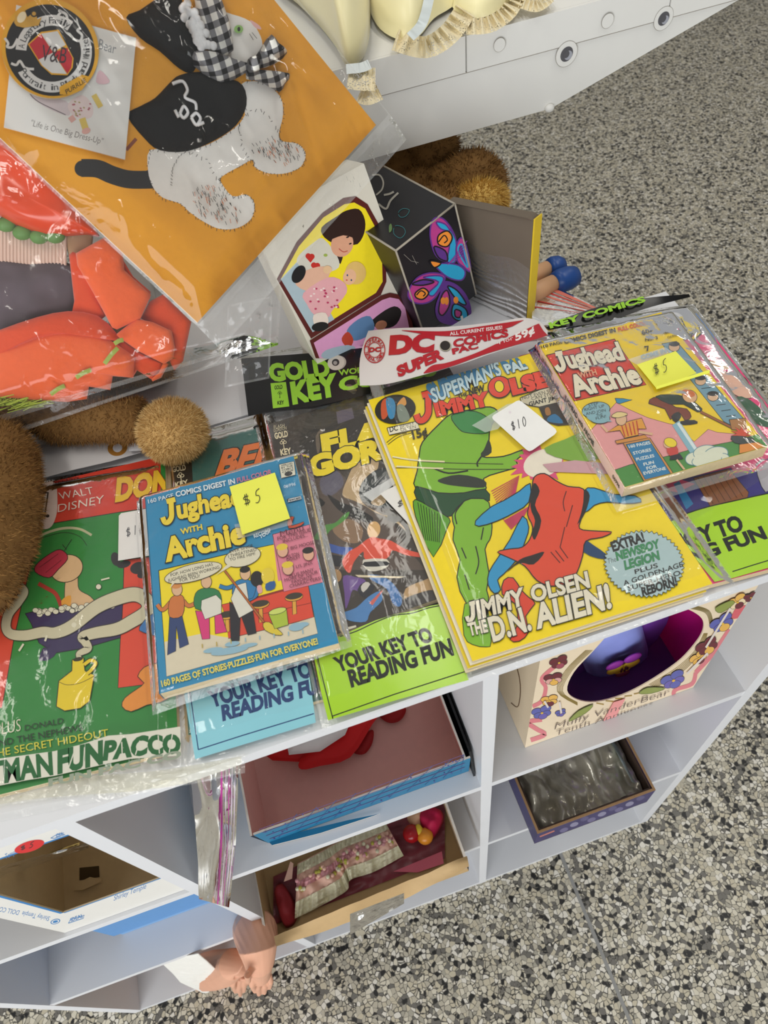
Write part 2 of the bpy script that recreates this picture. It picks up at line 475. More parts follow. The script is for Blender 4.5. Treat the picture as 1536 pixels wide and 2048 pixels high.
for xa, xb in ((-.5, .4903), (.4918, .6995), (.701, 1.15)):
    q = MB(); q.prism([fx(xa, zt_, 0), fx(xa, zg + .0011, 0), fx(xb, zg + .0011, 0), fx(xb, zt_, 0)], (0, .0038, 0), PA); q.build('edge_trim', fix)
q = MB(); q.prism([fx(-.5, zg + .0009, .0012), fx(-.5, zg - .0001, .0012), fx(1.15, zg - .0001, .0012), fx(1.15, zg + .0009, .0012)], (0, .002, 0), GAP); q.build('seam', fix)
q = MB(); q.box(.10, .14, .51, .595, T + .0005, zb, PA); q.build('support_block', fix)
HO = mat('57565a', .5, 'bolt_hole', .1, 60)
fn_ = Vector((math.sin(ya), -math.cos(ya), 0))
def circ(q, p, r, h, m, n=32): q.face([p + fn_ * h + ux * (r * math.cos(6.2832 * k / n)) + Vector((0, 0, r * math.sin(6.2832 * k / n))) for k in range(n)], m)
for c, r in (((1133, 108), .0066), ((1327, 37), .0060)):
    p = FZ(c); q = MB()
    circ(q, p, r * 1.75, .0002, GAP); circ(q, p, r * 1.68, .0003, PA); circ(q, p, r, .0005, HO); circ(q, p + ux * .0018 + Vector((0, 0, -.0014)), r * .62, .0006, mat('a3a5ae', .4, 'hole_lit_crescent')); circ(q, p - ux * .0005, r * .5, .0007, HO)  # flat discs: the hole's dark depth and lit crescent are painted on
    q.build('bolt_hole', fix)
for c, r in (((1213, 40), .0065), ((997, 88), .006)):
    p = FZ(c) - fn_ * .0; q = MB(); k_ = .0022 if c[0] > 0 else 0
    circ(q, p, r, .0024, GAP); circ(q, p, r * .94, .0025, PA); q.build('screw_plug', fix)
q = MB(); p = FZ((1099, 216)); q.ell(p, (.005, .004, .004), PA); q.build('paint_drip', fix)

# ================================================================== BOXES IN THE CUBES
def vpl(y): return (Vector((0, y, 0)), Vector((0, -1, 0)))
CARD = mat('d2c0a0', .7, 'cardboard', .06, 150)
CARDB = mat('b4a689', .75, 'grey_cardboard', .06, 150)
SA, SB = ZA + TH + .0004, ZB + TH + .0004
def holed(b, pl_fn, outer, hole, m, thick=None, inner=None):
    from mathutils.geometry import tessellate_polygon
    O = [pl_fn(p) for p in outer]; H = [pl_fn(p) for p in hole]
    tri = tessellate_polygon([O, H]); b.add(O + H, [tuple(t) for t in tri], m)
    if thick:
        k = Vector(thick); O2 = [p + k for p in O]; H2 = [p + k for p in H]
        b.add(O2 + H2, [tuple(t) for t in tri], inner or m)
        n = len(H); b.add(H + H2, [(i, (i + 1) % n, n + (i + 1) % n, n + i) for i in range(n)], inner or m)
        n = len(O); b.add(O + O2, [(i, (i + 1) % n, n + (i + 1) % n, n + i) for i in range(n)], m)
def V(x, y, z): return Vector((x, y, z))
# --- white doll box with window (upper left cube)
WB = mat('e8e6e0', .4, 'white_card', .02, 90)
y0, xa, xb, za, ze = .004, -.1136, .0068, SA, .8755
wb = thing('doll_box', 'white doll box with blue edged window and red price sticker, empty inside', 'box', (-.05, .06, SA))
q = MB()
holed(q, lambda p: V(p[0], y0, p[1]), [(xa, za), (xb, za), (xb, ze), (xa, ze)], [(-.084, .671), (.003, .671), (.003, .847), (-.084, .847)], WB, (0, .0012, 0), CARD)
q.build('front_panel', wb)
q = MB()
q.box(xa, xa + .001, y0 + .0013, .125, za, ze, CARD); q.box(xb - .001, xb, y0 + .0013, .125, za, ze, CARD)
q.box(xa + .001, xb - .001, .124, .125, za, ze, CARD); q.box(xa + .001, xb - .001, y0 + .0013, .124, za, za + .001, CARD); q.box(xa + .001, xb - .001, y0 + .0013, .124, ze - .001, ze, CARD)
q.build('carton', wb)
pr = Print(pl=vpl(y0))
BL = '2f7fc0'
fr = lambda x, z: pix((x, y0, z))
for a, c in (((-.084, .671), (.003, .671)), ((-.084, .671), (-.084, .847)), ((-.084, .847), (.003, .847))):
    dx, dz = (0, -.0025) if a[1] == c[1] and a[1] < .7 else ((0, .0025) if a[1] == c[1] else (-.0025, 0))
    pr.poly([fr(*a), fr(*c), fr(c[0] + dx, c[1] + dz), fr(a[0] + dx, a[1] + dz)], BL)
pr.text('Shirley Temple', *cU((872, 1158), (1120, 1062), (880, 1118)), '2f77b8', .0)
pr.text('Shirley Temple  DOLL COLLECTION', *cW((388, 128), (-160, 20), (372, 162)), '2f77b8', .0)
pr.text('Temple', *cU((40, 838), (140, 790), (36, 800)), '2f77b8', .0)
pr.text('IDEAL', *cU((430, 672), (492, 650), (432, 645)), '2f77b8', .02).line(cU((390, 676), (425, 655), (497, 634), (500, 648), (420, 678), (390, 676)), 1.2, BL)
pr.text('IDEAL', *cW((545, 165), (640, 130), (540, 140)), '2f77b8', .02).line(cW((525, 178), (540, 150), (648, 116), (640, 140), (525, 178)), 1.2, BL)
pr.ell(cW((425, 165))[0], 10, 5, BL, -15).ell(cW((425, 165))[0], 8, 3.8, 'e8e6e0', -15).ell(cW((425, 165))[0], 5.5, 2.4, BL, -15)
pr.ell(cU((225, 740))[0], 31, 10.5, 'd6252b', -17)
hand(pr, '$5', *cU((150, 775), (270, 735), (150, 740)))
pr.build(wb, 'printed_border', 'lettering')
q = MB()
tp = lambda p: at(p, z=SA + .0016)
q.face([tp(p) for p in cU((610, 905), (760, 890), (765, 975), (610, 1000))], mat('4a3c2a', .8, 'slot'))
q.face([at(p, z=SA + .006) for p in cU((575, 1030), (690, 975), (780, 990), (770, 1015), (640, 1075), (575, 1075))], CARD)
q.build('tab', wb)
q = MB()
q.grid(lambda u, v: at(cU((-40 + 720 * u, (905 + 95 * v) - (195 + 50 * v) * u))[0], y=.012 + .02 * v + .006 * noise.noise((u * 5, v * 3, 2))), 18, 8, MILKY); q.build('window_film', wb)
q = MB()
q.grid(lambda u, v: at(cU((0 + 610 * u, (915 + 40 * v) - (205) * u))[0], y=.05 + .004 * noise.noise((u * 9, v * 3, 7))), 16, 4, mat('a98f4e', .5, 'gold_paper', .3, 60)); q.build('paper_strip', wb)
# --- blue lidded box (middle left cube)
BLU = mat('7ea9d6', .5, 'blue_card', .05, 120)
bb = thing('doll_box', 'light blue lidded box lying in the cube below the white doll box', 'box', (-.12, .16, SB))
q = MB(); q.box(-.172, .002, .049, .27, SB, SB + .018, BLU); q.build('base', bb)
q = MB(); q.box(-.175, .005, .046, .273, SB + .0215, SB + .10, mat('5f94cc', .5, 'blue_card', .05, 120))
q.box(-.170, .0, .052, .268, SB + .018, SB + .0215, mat('1c2733', .8, 'lid_gap')); q.build('lid', bb)
# --- pink lined tray (upper middle cube)
TB = mat('1f759c', .5, 'blue_print', .08, 60); PK = mat('e3afa5', .7, 'pink_card', .05, 120); RIM = mat('e6ddd2', .8, 'torn_edge', .1, 200)
tr = thing('open_box', 'open blue patterned box with pink lining, a red heart outfit inside', 'box', (.195, .14, SA))
xa, xb, ya_, yb, zt2 = .0895, .300, .0185, .285, .668
q = MB(); q.box(xa, xb, ya_, yb, SA, SA + .0015, PK); q.build('bottom', tr)
def wall(name, par, b0, b1, t0, t1, th, mi, mo):
    """wall between bottom edge b0-b1 and top edge t0-t1; th = vector to the inside"""
    q = MB(); th = Vector(th); n = 14
    for k in range(n):
        f0, f1 = k / n, (k + 1) / n
        j = lambda f, e: Vector((0, 0, .0012 * noise.noise((f * 30, e, zt2))))
        A, B_ = Vector(b0).lerp(Vector(b1), f0), Vector(b0).lerp(Vector(b1), f1)
        C_, D_ = Vector(t0).lerp(Vector(t1), f0) + j(f0, 1), Vector(t0).lerp(Vector(t1), f1) + j(f1, 1)
        q.face([A, B_, D_, C_], mo); q.face([A + th, B_ + th, D_ + th, C_ + th], mi); q.face([C_, D_, D_ + th, C_ + th], RIM)
    return q.build(name, par)
wl = wall('wall', tr, (xa, ya_, SA), (xb, ya_, SA), (xa, ya_ - .006, zt2), (xb, ya_ - .006, zt2), (0, .002, 0), PK, TB)
prt = Print(pl=(V(xa, ya_ - .0002, SA), V(0, -1, -.094).normalized()))
r = random.Random(5)
for k in range(11):
    x = xa + .012 + k * .019
    a, c = pix((x, ya_, SA + .006)), pix((min(xb - .004, x + .030), ya_, SA + .060))
    prt.line([a, c], 1.2, '1b4f86')
for k in range(4):
    z = SA + .012 + k * .014
    prt.line([pix((xa + .004, ya_, z)), pix((xb - .004, ya_, z + .006))], 1.0, '5a4a8a')
for k in range(30): prt.ell(pix((xa + .006 + r.random() * .195, ya_, SA + .006 + r.random() * .05)), 2.2, 1.4, '3a3f8a', r.random() * 90, 8)
prt.build(tr, 'printed_pattern')
wall('wall', tr, (xa, ya_, SA), (xa, yb, SA), (xa - .003, ya_ - .006, zt2), (xa - .003, yb, zt2), (.002, 0, 0), PK, TB)
wall('wall', tr, (xb, ya_, SA), (xb, yb, SA), (xb - .004, ya_ - .006, zt2), (xb - .004, yb, zt2), (-.002, 0, 0), PK, TB)
wall('wall', tr, (xa, yb, SA), (xb, yb, SA), (xa, yb, zt2), (xb, yb, zt2), (0, -.002, 0), PK, TB)
q = MB(); pts = [at(p, z=SA + .001) for p in [(531, 1678), (545, 1691), (640, 1667), (760, 1628), (700, 1640), (600, 1664)]]
q.prism(pts[::-1], (0, 0, .0012), TB, RIM); q.build('torn_flap', tr)
bk = MB(); bk.prism([V(.3025, .012, SA), V(.3025, .285, SA), V(.300, .285, .676), V(.3005, .018, .668)], (.0022, 0, 0), mat('17181a', .5, 'black_card')); tag(bk.build('box_lid'), 'black card lid standing between the blue box and the white divider', 'lid')
ot = thing('doll_dress', 'red and white doll outfit with dark red hearts lying in the pink lined box', 'doll clothes', (.19, .1, SA + .02))
zc = SA + .016
RED = mat('d81417', .6, 'red_felt', .06, 200, .1); DRED = mat('a01013', .65, 'dark_red_felt', .06, 200, .1); WCL = mat('ded9d6', .7, 'white_cloth', .04, 120, .1)
q = MB(); q.puff([at(p, z=zc) for p in smooth([(600, 1520), (603, 1539), (640, 1532), (700, 1515), (745, 1448), (790, 1380), (700, 1400), (640, 1470)], 3)], (0, 0, 1), .008, RED, amp=.002); q.build('skirt', ot)
q = MB(); q.puff([at(p, z=zc + .012) for p in [(575, 1496), (578, 1510), (640, 1503), (690, 1470), (720, 1400), (640, 1420)]], (0, 0, 1), .009, WCL, amp=.002); q.build('bodice', ot)
q = MB(); q.puff([at(p, z=zc - .006) for p in [(533, 1512), (545, 1521), (600, 1524), (640, 1500), (600, 1480), (560, 1490)]], (0, 0, 1), .006, RED); q.build('sleeve', ot)
for pts in ([(706, 1500), (716, 1509), (732, 1506), (745, 1485), (746, 1460), (725, 1470)], [(758, 1430), (775, 1445), (795, 1444), (808, 1432), (811, 1415), (790, 1405), (765, 1410)]):
    q = MB(); q.puff([at(p, z=zc - .010) for p in smooth(pts, 4)], (0, 0, 1), .004, DRED); q.build('heart', ot)
# --- lace dress box (middle of centre column)
BRN = mat('c3a374', .7, 'brown_card', .06, 140); BRD = mat('bd9e70', .75, 'brown_card_inside', .06, 140)
lb = thing('open_box', 'open brown cardboard box with torn front flap, a lace doll dress inside', 'box', (.15, .1, SB))
xa, xb, ya_, yb, zt2 = .019, .281, -.023, .26, .368
q = MB(); q.box(xa, xb, ya_, yb, SB, SB + .0015, BRD); q.build('bottom', lb)
wall('wall', lb, (xa, ya_, SB), (xb, ya_, SB), (xa + .004, ya_ - .004, zt2 - .006), (xb - .003, ya_ - .004, zt2 - .004), (0, .003, 0), BRD, BRN)
wall('wall', lb, (xa, ya_, SB), (xa, yb, SB), (xa, ya_, zt2), (xa, yb, zt2), (.003, 0, 0), BRD, BRN)
wall('wall', lb, (xb, ya_, SB), (xb, yb, SB), (xb, ya_, zt2), (xb, yb, zt2), (-.003, 0, 0), mat('d8c5a2', .7, 'pale_card'), BRN)
wall('wall', lb, (xa, yb, SB), (xb, yb, SB), (xa, yb, zt2), (xb, yb, zt2), (0, -.003, 0), BRD, BRN)
q = MB(); fp = lambda p, dy: at(p, y=ya_ - dy)
q.grid(lambda u, v: at(((548 + 4 * v) + (934 - 548) * u, (1873 + 20 * v) + (1712 - 1873) * u + 14 * math.sin(u * 3.1) * v + 3 * noise.noise((u * 7, v, 1))), y=ya_ - .006 - .012 * v), 20, 4, BRN); q.build('front_flap', lb)
q = MB(); q.grid(lambda u, v: at((700 + 108 * u, 1828 + 42 * v * (1 - .5 * u) - 42 * u), y=ya_ - .02 - .004 * noise.noise((u * 6, v * 5, 3))), 10, 6, MILKY); q.build('torn_tape', lb)
ld = thing('doll_dress', 'pink doll dress with gold lace trim lying in the brown box under clear film', 'doll clothes', (.12, .06, SB + .02))
zc = SB + .018
LPK = mat('efc0ac', .5, 'pink_satin', .18, 70, .3); GLD = mat('f3e6c4', .45, 'gold_lace', .3, 230, .8, .7); ROS = mat('d99aa0', .6, 'rose_print', .5, 90, .3)
fr_ = lambda z, *pts: [at(p, z=z) for p in smooth(cQ(*pts), 4)]
dt = smooth(cQ((285, 860), (400, 800), (520, 735), (720, 655)), 8, False); db_ = smooth(cQ((272, 1118), (380, 1065), (520, 985), (545, 930), (660, 890), (806, 812)), 8, False)
def lerp_path(P_, f):
    k = f * (len(P_) - 1); i = min(len(P_) - 2, int(k)); return Vector(P_[i]).lerp(Vector(P_[i + 1]), k - i)
def drs(u, v, dz=0):
    a, b_ = lerp_path(dt, u), lerp_path(db_, u); p = a.lerp(b_, v)
    return at((p.x, p.y), z=zc + .006 + .012 * math.sin(math.pi * min(1, v * .8 + .15)) + .0035 * math.sin(u * 44 + 2 * noise.noise((u * 6, v * 3, 1))) * (.3 + v) + .002 * noise.noise((u * 20, v * 20, 2)) + dz)
for nm, v0, v1, m_, dz in (('skirt', 0, 1, LPK, 0), ('lace_tier', .02, .22, GLD, .0016), ('lace_tier', .36, .52, ROS, .0016), ('lace_hem', .74, 1.06, GLD, .002)):
    q = MB(); q.grid(lambda u, v: drs(u, v0 + (v1 - v0) * v, dz + (.0015 * math.sin(u * 150 + v * 3) if dz else 0)), 120, 10 if v1 < 1 else 24, m_); q.build(nm, ld)
q = MB(); r = random.Random(3)
for k in range(60):
    p = drs(r.random(), r.uniform(.3, .62), .003); q.ell(p, (.0028, .0028, .002), r.choice([ROS, GLD, LPK, mat('b9b44e', .6, 'leaf_print')]), 7, 5)
q.build('flower_trim', ld)
q = MB(); q.prism([at(p, z=zc + .012) for p in cQ((218, 950), (250, 850), (265, 860), (258, 935))][::-1], (0, 0, .001), LPK); q.build('ribbon', ld)
def ruffle(name, par, path, wpx, z0, m, seed, amp=.004, n=70, dz=.0):
    P_ = smooth(path, 8, False); l, r_ = stroke_poly(P_, wpx); q = MB(); k = len(l)
    q.grid(lambda u, v: at(tuple(lerp_path(l, u).lerp(lerp_path(r_, u), v)), z=z0 + dz * v + amp * math.sin(u * n + 2 * noise.noise((u * 9, seed, 0))) * (.4 + v)), 4 * k, 6, m)
    return q.build(name, par)
tis = MB(); tis.grid(lambda u, v: at(cQ((165 + 850 * u, 1165 - 330 * u - (240 + 60 * u) * (1 - v)))[0], z=SB + .006 + .006 * noise.noise((u * 14, v * 9, 4))), 40, 16, mat('8a3f4a', .35, 'maroon_film', .4, 40, .5)); tag(tis.build('tissue_paper'), 'crumpled maroon wrapping under the lace doll dress', 'tissue paper')
tis = MB(); tis.puff(fr_(SB + .012, (170, 1000), (210, 960), (265, 1040), (285, 1110), (265, 1165), (215, 1165)), (0, 0, 1), .014, mat('a32f38', .6, 'red_tissue', .15, 60, .4), amp=.008, sc=90); tag(tis.build('tissue_paper'), 'dark red crumpled tissue in the left corner of the brown box', 'tissue paper')
pc = MB(); pc.prism([at(p, z=SB + .014) for p in cQ((760, 900), (1000, 800), (1010, 860), (880, 905))][::-1], (0, 0, .001), mat('d3667c', .6, 'pink_paper')); tag(pc.build('pink_paper'), 'folded pink paper beside the lace dress in the brown box', 'paper')
fl = thing('doll_hat', 'small crimson felt hat trimmed with fruit at the right of the lace dress', 'doll hat', at(cQ((930, 660))[0], z=SB + .02))
q = MB(); q.puff(fr_(SB + .022, (880, 620), (940, 585), (1000, 600), (1005, 660), (950, 740), (900, 690)), (0, 0, 1), .022, mat('b80f45', .7, 'crimson_felt', .1, 120, .3), amp=.006, sc=90); q.build('crown', fl)
q = MB(); q.ell(at(cQ((850, 712))[0], z=SB + .034), (.0115, .0115, .011), mat('a3141c', .25, 'cherry', .1)); q.build('cherry', fl)
q = MB(); q.ell(at(cQ((917, 725))[0], z=SB + .034), (.0105, .0105, .010), mat('df8f2c', .3, 'peach', .2, 60)); q.build('peach', fl)
q = MB(); q.ell(at(cQ((888, 695))[0], z=SB + .038), (.005, .008, .005), mat('e0c23a', .4, 'yellow_berry')); q.build('berry', fl)
q = MB(); q.ell(at(cQ((870, 630))[0], z=SB + .03), (.011, .013, .009), mat('dfb08c', .6, 'pale_felt', .1, 100), amp=.002, sc=120); q.build('rosette', fl)
# --- pansy window box (upper right cube)
CRM = mat('ecd9bb', .5, 'cream_card', .05, 40)
xa, xb, yf = .3625, .552, .0215
pb = thing('gift_box', 'cream gift box printed with pansies and ribbons, oval window onto purple inside', 'box', (.457, .08, SA))
pf = vpl(yf)
pp = lambda p: at(p, pl=pf)
ztop = .872
hole = smooth(cR((600, 330), (500, 440), (465, 535), (520, 585), (620, 597), (760, 560), (900, 490), (1050, 390), (1130, 310), (1185, 230), (1190, 165), (1140, 118), (1040, 80), (900, 60), (740, 180)), 4)
hw = [pp(p) for p in hole]
for p in hw: p.x = min(max(p.x, xa + .006), xb - .006); p.z = min(p.z, ztop - .01)
q = MB()
holed(q, lambda p: p, [V(xa, yf, SA), V(xb, yf, SA), V(xb, yf, ztop), V(xa, yf, ztop)], hw, CRM, (0, .0012, 0), CRM); q.build('front_panel', pb)
PUR = mat('5a3a86', .45, 'purple_card', .1, 30); MAG = mat('f0209f', .5, 'magenta_card', .08, 300)
q = MB(); q.box(xa, xa + .0012, yf + .0013, .16, SA, ztop, CRM); q.build('side_panel', pb)
q = MB(); q.box(xb - .0012, xb, yf + .0013, .16, SA, ztop, CRM); q.box(xb - .0022, xb - .0013, yf + .0014, .158, SA + .001, ztop - .002, MAG); q.build('side_panel', pb)
q = MB(); q.box(xa + .0013, xb - .0024, yf + .0014, .158, SA + .0002, SA + .0012, PUR); q.box(xa + .0013, xb - .0024, .156, .158, SA + .0012, ztop, MAG); q.build('carton', pb)
yi = .075
q = MB(); card = smooth(cR((470, 500), (500, 620), (620, 650), (760, 600), (830, 520), (960, 480), (960, 380), (900, 320), (960, 240), (1000, 120), (800, 60), (560, 250)), 4)
q.prism([at(p, y=yi) for p in card], (0, .0012, 0), mat('7d46ab', .4, 'violet_card', .1, 30)); q.build('inner_card', pb)
q = MB(); q.puff([at(p, y=yi - .001) for p in smooth(cR((545, 300), (560, 420), (620, 480), (730, 500), (850, 460), (900, 380), (880, 250), (830, 130), (700, 160)), 4)], (0, -1, 0), .012, mat('93a0e6', .4, 'periwinkle_satin', .15, 40, .2), amp=.003, sc=60); q.build('satin_cushion', pb)
q = MB()
pc_ = at(cR((765, 402))[0], y=yi - .022)
for dx, dz, cc, sx, sz in ((-.011, .009, 'a03aa8', .010, .008), (.008, .012, '9a3aa8', .010, .009), (-.008, -.004, 'f0cf3a', .010, .009), (.009, -.003, 'e9c83a', .010, .009), (.001, -.010, 'f0cc2e', .010, .010), (.001, -.017, '6a1f3f', .008, .004)):
    q.ell(pc_ + V(dx, 0 if cc != '6a1f3f' else -.002, dz), (sx, .0025, sz), mat(cc, .6, 'petal', .2, 120), 14, 8)
for a in range(5): q.ell(pc_ + V(.0035 * math.cos(a * 1.25), -.003, .0035 * math.sin(a * 1.25) - .004), (.0012, .001, .003), mat('4a1730', .6, 'petal_vein'), 8, 6)
q.build('silk_pansy', pb)
pr = Print(pl=(V(0, yf, 0), V(0, -1, 0)), clip=[pix(p) for p in (V(xa, yf, ztop), V(xb, yf, ztop), V(xb, yf, SA), V(xa, yf, SA))])
for k in range(6):
    o = k * 7
    pr.line(cR((1100 + o, 95 - o * .4), (1200 + o * .6, 120 - o * .3), (1225 + o * .5, 180)), 1.2, '7a6a34', 4)
    pr.line(cR((600 - o, 320), (490 - o, 430), (440 - o * .8, 540), (520, 600 + o * .4)), 1.2, '8a7436', 4)
    pr.line(cR((1195 + o * .5, 230), (1140 + o, 330), (1040 + o, 420 + o * .5), (900 + o, 505 + o * .4)), 1.2, '8a7436', 4)
for k in range(5): pr.line(cR((620 + k * 50, 602 - k * 12), (660 + k * 50, 610 - k * 16)), 2.5, 'a98b45')
PKR = 'df7f86'
pr.line(cR((330, 690), (255, 705), (300, 740), (345, 770), (270, 800)), 9, PKR, 5).line(cR((280, 620), (330, 590), (350, 520), (330, 470), (420, 390)), 8, PKR, 5)
pr.line(cR((1150, 440), (1130, 500), (1045, 530), (1035, 560), (1075, 565)), 8, PKR, 5).line(cR((1330, 210), (1240, 340), (1150, 440)), 9, PKR, 4).poly(cR((1370, 90), (1430, 85), (1400, 140), (1340, 150)), 'd9616a', 3)
def pansy(c, s, a, cols):
    s *= .72; co, si = math.cos(math.radians(a)), math.sin(math.radians(a))
    for dx, dy, rx, ry, cc in ((-.5, -.3, .6, .35, cols[0]), (.5, -.35, .6, .35, cols[0]), (-.45, .15, .5, .3, cols[1]), (.45, .15, .5, .3, cols[1]), (0, .35, .5, .3, cols[2])):
        pr.ell((c[0] + (dx * co - dy * si) * s, c[1] + (dx * si + dy * co) * s), rx * s, ry * s, cc, a, 16, ol='4b3a3a', olw=.8)
    pr.ell(c, .15 * s, .1 * s, 'e8b93c', a, 10)
PU, YE, MA, BV = '6a5fb0', 'e9b555', '6d2230', '5d62ae'
for c, s, a, cs in (((330, 655), 26, -15, (BV, BV, PU)), ((430, 655), 14, -20, (BV, BV, PU)), ((370, 590), 22, -10, (YE, YE, MA)), ((390, 475), 24, -10, (MA, 'e0a8a0', YE)), ((420, 385), 24, -20, (MA, MA, 'a0485a')),
                    ((1030, 480), 32, -25, (BV, PU, BV)), ((1165, 360), 24, -35, (YE, YE, MA)), ((1210, 300), 30, -30, (MA, MA, YE)), ((1290, 175), 32, -30, (BV, BV, YE)), ((1370, 60), 26, -30, (YE, 'f0d9b0', MA)), ((1440, 35), 18, -20, (MA, MA, MA))):
    pansy(cR(c)[0], s, a, cs)
for pts in (((845, 545), (890, 515), (985, 518), (910, 545)), ((470, 695), (520, 640), (600, 605), (560, 650)), ((1250, 90), (1330, 50), (1350, 65), (1280, 115))):
    pr.poly(cR(*pts), '8f9a4a', 3, ol='5c6a2c', olw=1)
for p in (((1200, 300), (1330, 90)), ((1100, 440), (1210, 330)), ((360, 620), (340, 585)), ((430, 650), (420, 590))): pr.line(cR(*p), 4, 'e3d8d0')
pr.poly(cR((708, 592), (772, 572), (712, 690), (648, 702)), 'ee9a98')
pr.text('Muffy VanderBear', *cR((392, 738), (1003, 552), (402, 706)), '6a5a50', -.012).text('Tenth Anniversary', *cR((395, 772), (990, 592), (402, 744)), '6a5a50', -.012)
pr.build(pb, 'printed_flowers', 'lettering')
pr = Print(pl=(V(xa - .0001, 0, 0), V(-1, 0, 0)))
pr.line([pix(V(xa, .06, SA + .03)), pix(V(xa, .045, SA + .06)), pix(V(xa, .05, SA + .12)), pix(V(xa, .09, SA + .15))], 2, '7a5a3a', 5)
pr.build(pb, 'printed_scroll')
# --- dark box with crumpled film (middle right cube)
NV = mat('3c3768', .45, 'navy_print', .3, 25); BRM = mat('4a382c', .6, 'dark_card', .1, 90); EDG = mat('a5825a', .7, 'box_edge', .15, 200)
db = thing('open_box', 'open navy box with brown rim filled with crumpled grey film', 'box', (.45, .1, SB))
xa, xb, ya_, yb, zt2 = .3745, .5365, -.020, .25, .374
q = MB(); q.box(xa, xb, ya_, yb, SB, SB + .002, BRM); q.build('bottom', db)
for nm, a in (('wall', (xa, xb, ya_, ya_ + .003)), ('wall', (xa, xa + .003, ya_ + .003, yb)), ('wall', (xb - .003, xb, ya_ + .003, yb)), ('wall', (xa + .003, xb - .003, yb - .003, yb))):
    q = MB(); q.box(a[0], a[1], a[2], a[3], SB + .002, zt2 - .0012, NV); q.box(a[0], a[1], a[2], a[3], zt2 - .0012, zt2, EDG); q.build(nm, db)
q = MB()
q.box(xa + .0035, xb - .0035, ya_ + .0035, ya_ + .0055, SB + .002, zt2 - .003, BRM); q.box(xa + .0035, xa + .0055, ya_ + .0055, yb - .004, SB + .002, zt2 - .003, BRM); q.box(xb - .0055, xb - .0035, ya_ + .0055, yb - .004, SB + .002, zt2 - .003, BRM)
q.build('liner', db)
pr = Print(pl=vpl(ya_))
pr.poly([pix(V(xa + .004, ya_, SB + .04)), pix(V(xa + .024, ya_, SB + .043)), pix(V(xa + .026, ya_, SB + .034)), pix(V(xa + .006, ya_, SB + .031))], 'c9796a')
for k in range(9): pr.ell(pix(V(xa + .04 + k * .013, ya_, SB + .02 + .012 * ((k * 7) % 3))), 9, 4, ['6f6a92', '8d8aa8', '59557f'][k % 3], -20, 12)
pr.build(db, 'printed_pattern')
FILM = mat('b3ac9a', .2, 'crumpled_film', .4, 26, .5, .8, .35)
q = MB()
def crum(u, v):
    x = xa + .007 + (xb - xa - .014) * u; y = ya_ + .007 + (yb - ya_ - .014) * v
    h = .016 * abs(noise.noise((u * 3.1, v * 4.2, 1.7))) + .010 * abs(noise.noise((u * 7, v * 6, 4))) + .004 * noise.noise((u * 17, v * 17, 2))
    return V(x, y, SB + .024 + 2.0 * h + .006 * crease(u * .8, v * .9, 3.3) - .012 * math.exp(-((u - .25) ** 2 + (v - .1) ** 2) * 40))
q.grid(crum, 46, 60, FILM); tag(q.build('plastic_film'), 'crumpled grey plastic film filling the navy box', 'film')
q = MB(); q.grid(lambda u, v: V(xb - .012 - .010 * u + .003 * noise.noise((u * 4, v * 9, 1)), ya_ + .02 + .17 * v, SB + .034 + .022 * u), 6, 24, mat('cfe0dc', .3, 'pale_tissue', .15, 60)); tag(q.build('tissue_paper'), 'pale green tissue edge along the right inside the navy box', 'tissue paper')
# --- zip bag hanging out of the centre cube
zb_ = thing('zip_bag', 'clear zip bag with magenta zipper hanging over the cube edge', 'plastic bag', at((440, 1560), y=.03))
Lp = smooth([(372, 1500), (385, 1590), (394, 1700), (398, 1798)], 8, False); Rp = smooth([(482, 1470), (476, 1560), (472, 1680), (458, 1815)], 8, False)
def zsheet(u, v, dy=0, du=0):
    k = min(len(Lp) - 1, int(v * (len(Lp) - 1))); a, c = Lp[k], Rp[k]
    u2 = u + .02 * noise.noise((v * 6, u * 3, 5)) * (0 if du else 1)
    return at((a[0] + (c[0] - a[0]) * u2, a[1] + (c[1] - a[1]) * u2), y=.035 - .05 * v + .012 * noise.noise((u * 3, v * 4, 9)) - dy)
q = MB(); q.grid(zsheet, 18, 24, GREYFILM); q.build('front_sheet', zb_)
MG = mat('c03a9a', .4, 'magenta_plastic'); WR = mat('d9c9da', .3, 'zipper_rib', .05)
for i, (u0, wd, m_) in enumerate(((.62, .045, MG), (.72, .02, WR), (.79, .02, MG), (.86, .02, WR), (.93, .02, WR))):
    q = MB(); q.grid(lambda u, v: zsheet(u0 + wd * (u - .5) + .1 * (1 - v) ** 2 * (1 - u0), v, .0012, 1), 2, 24, m_); q.build('zipper_track', zb_)
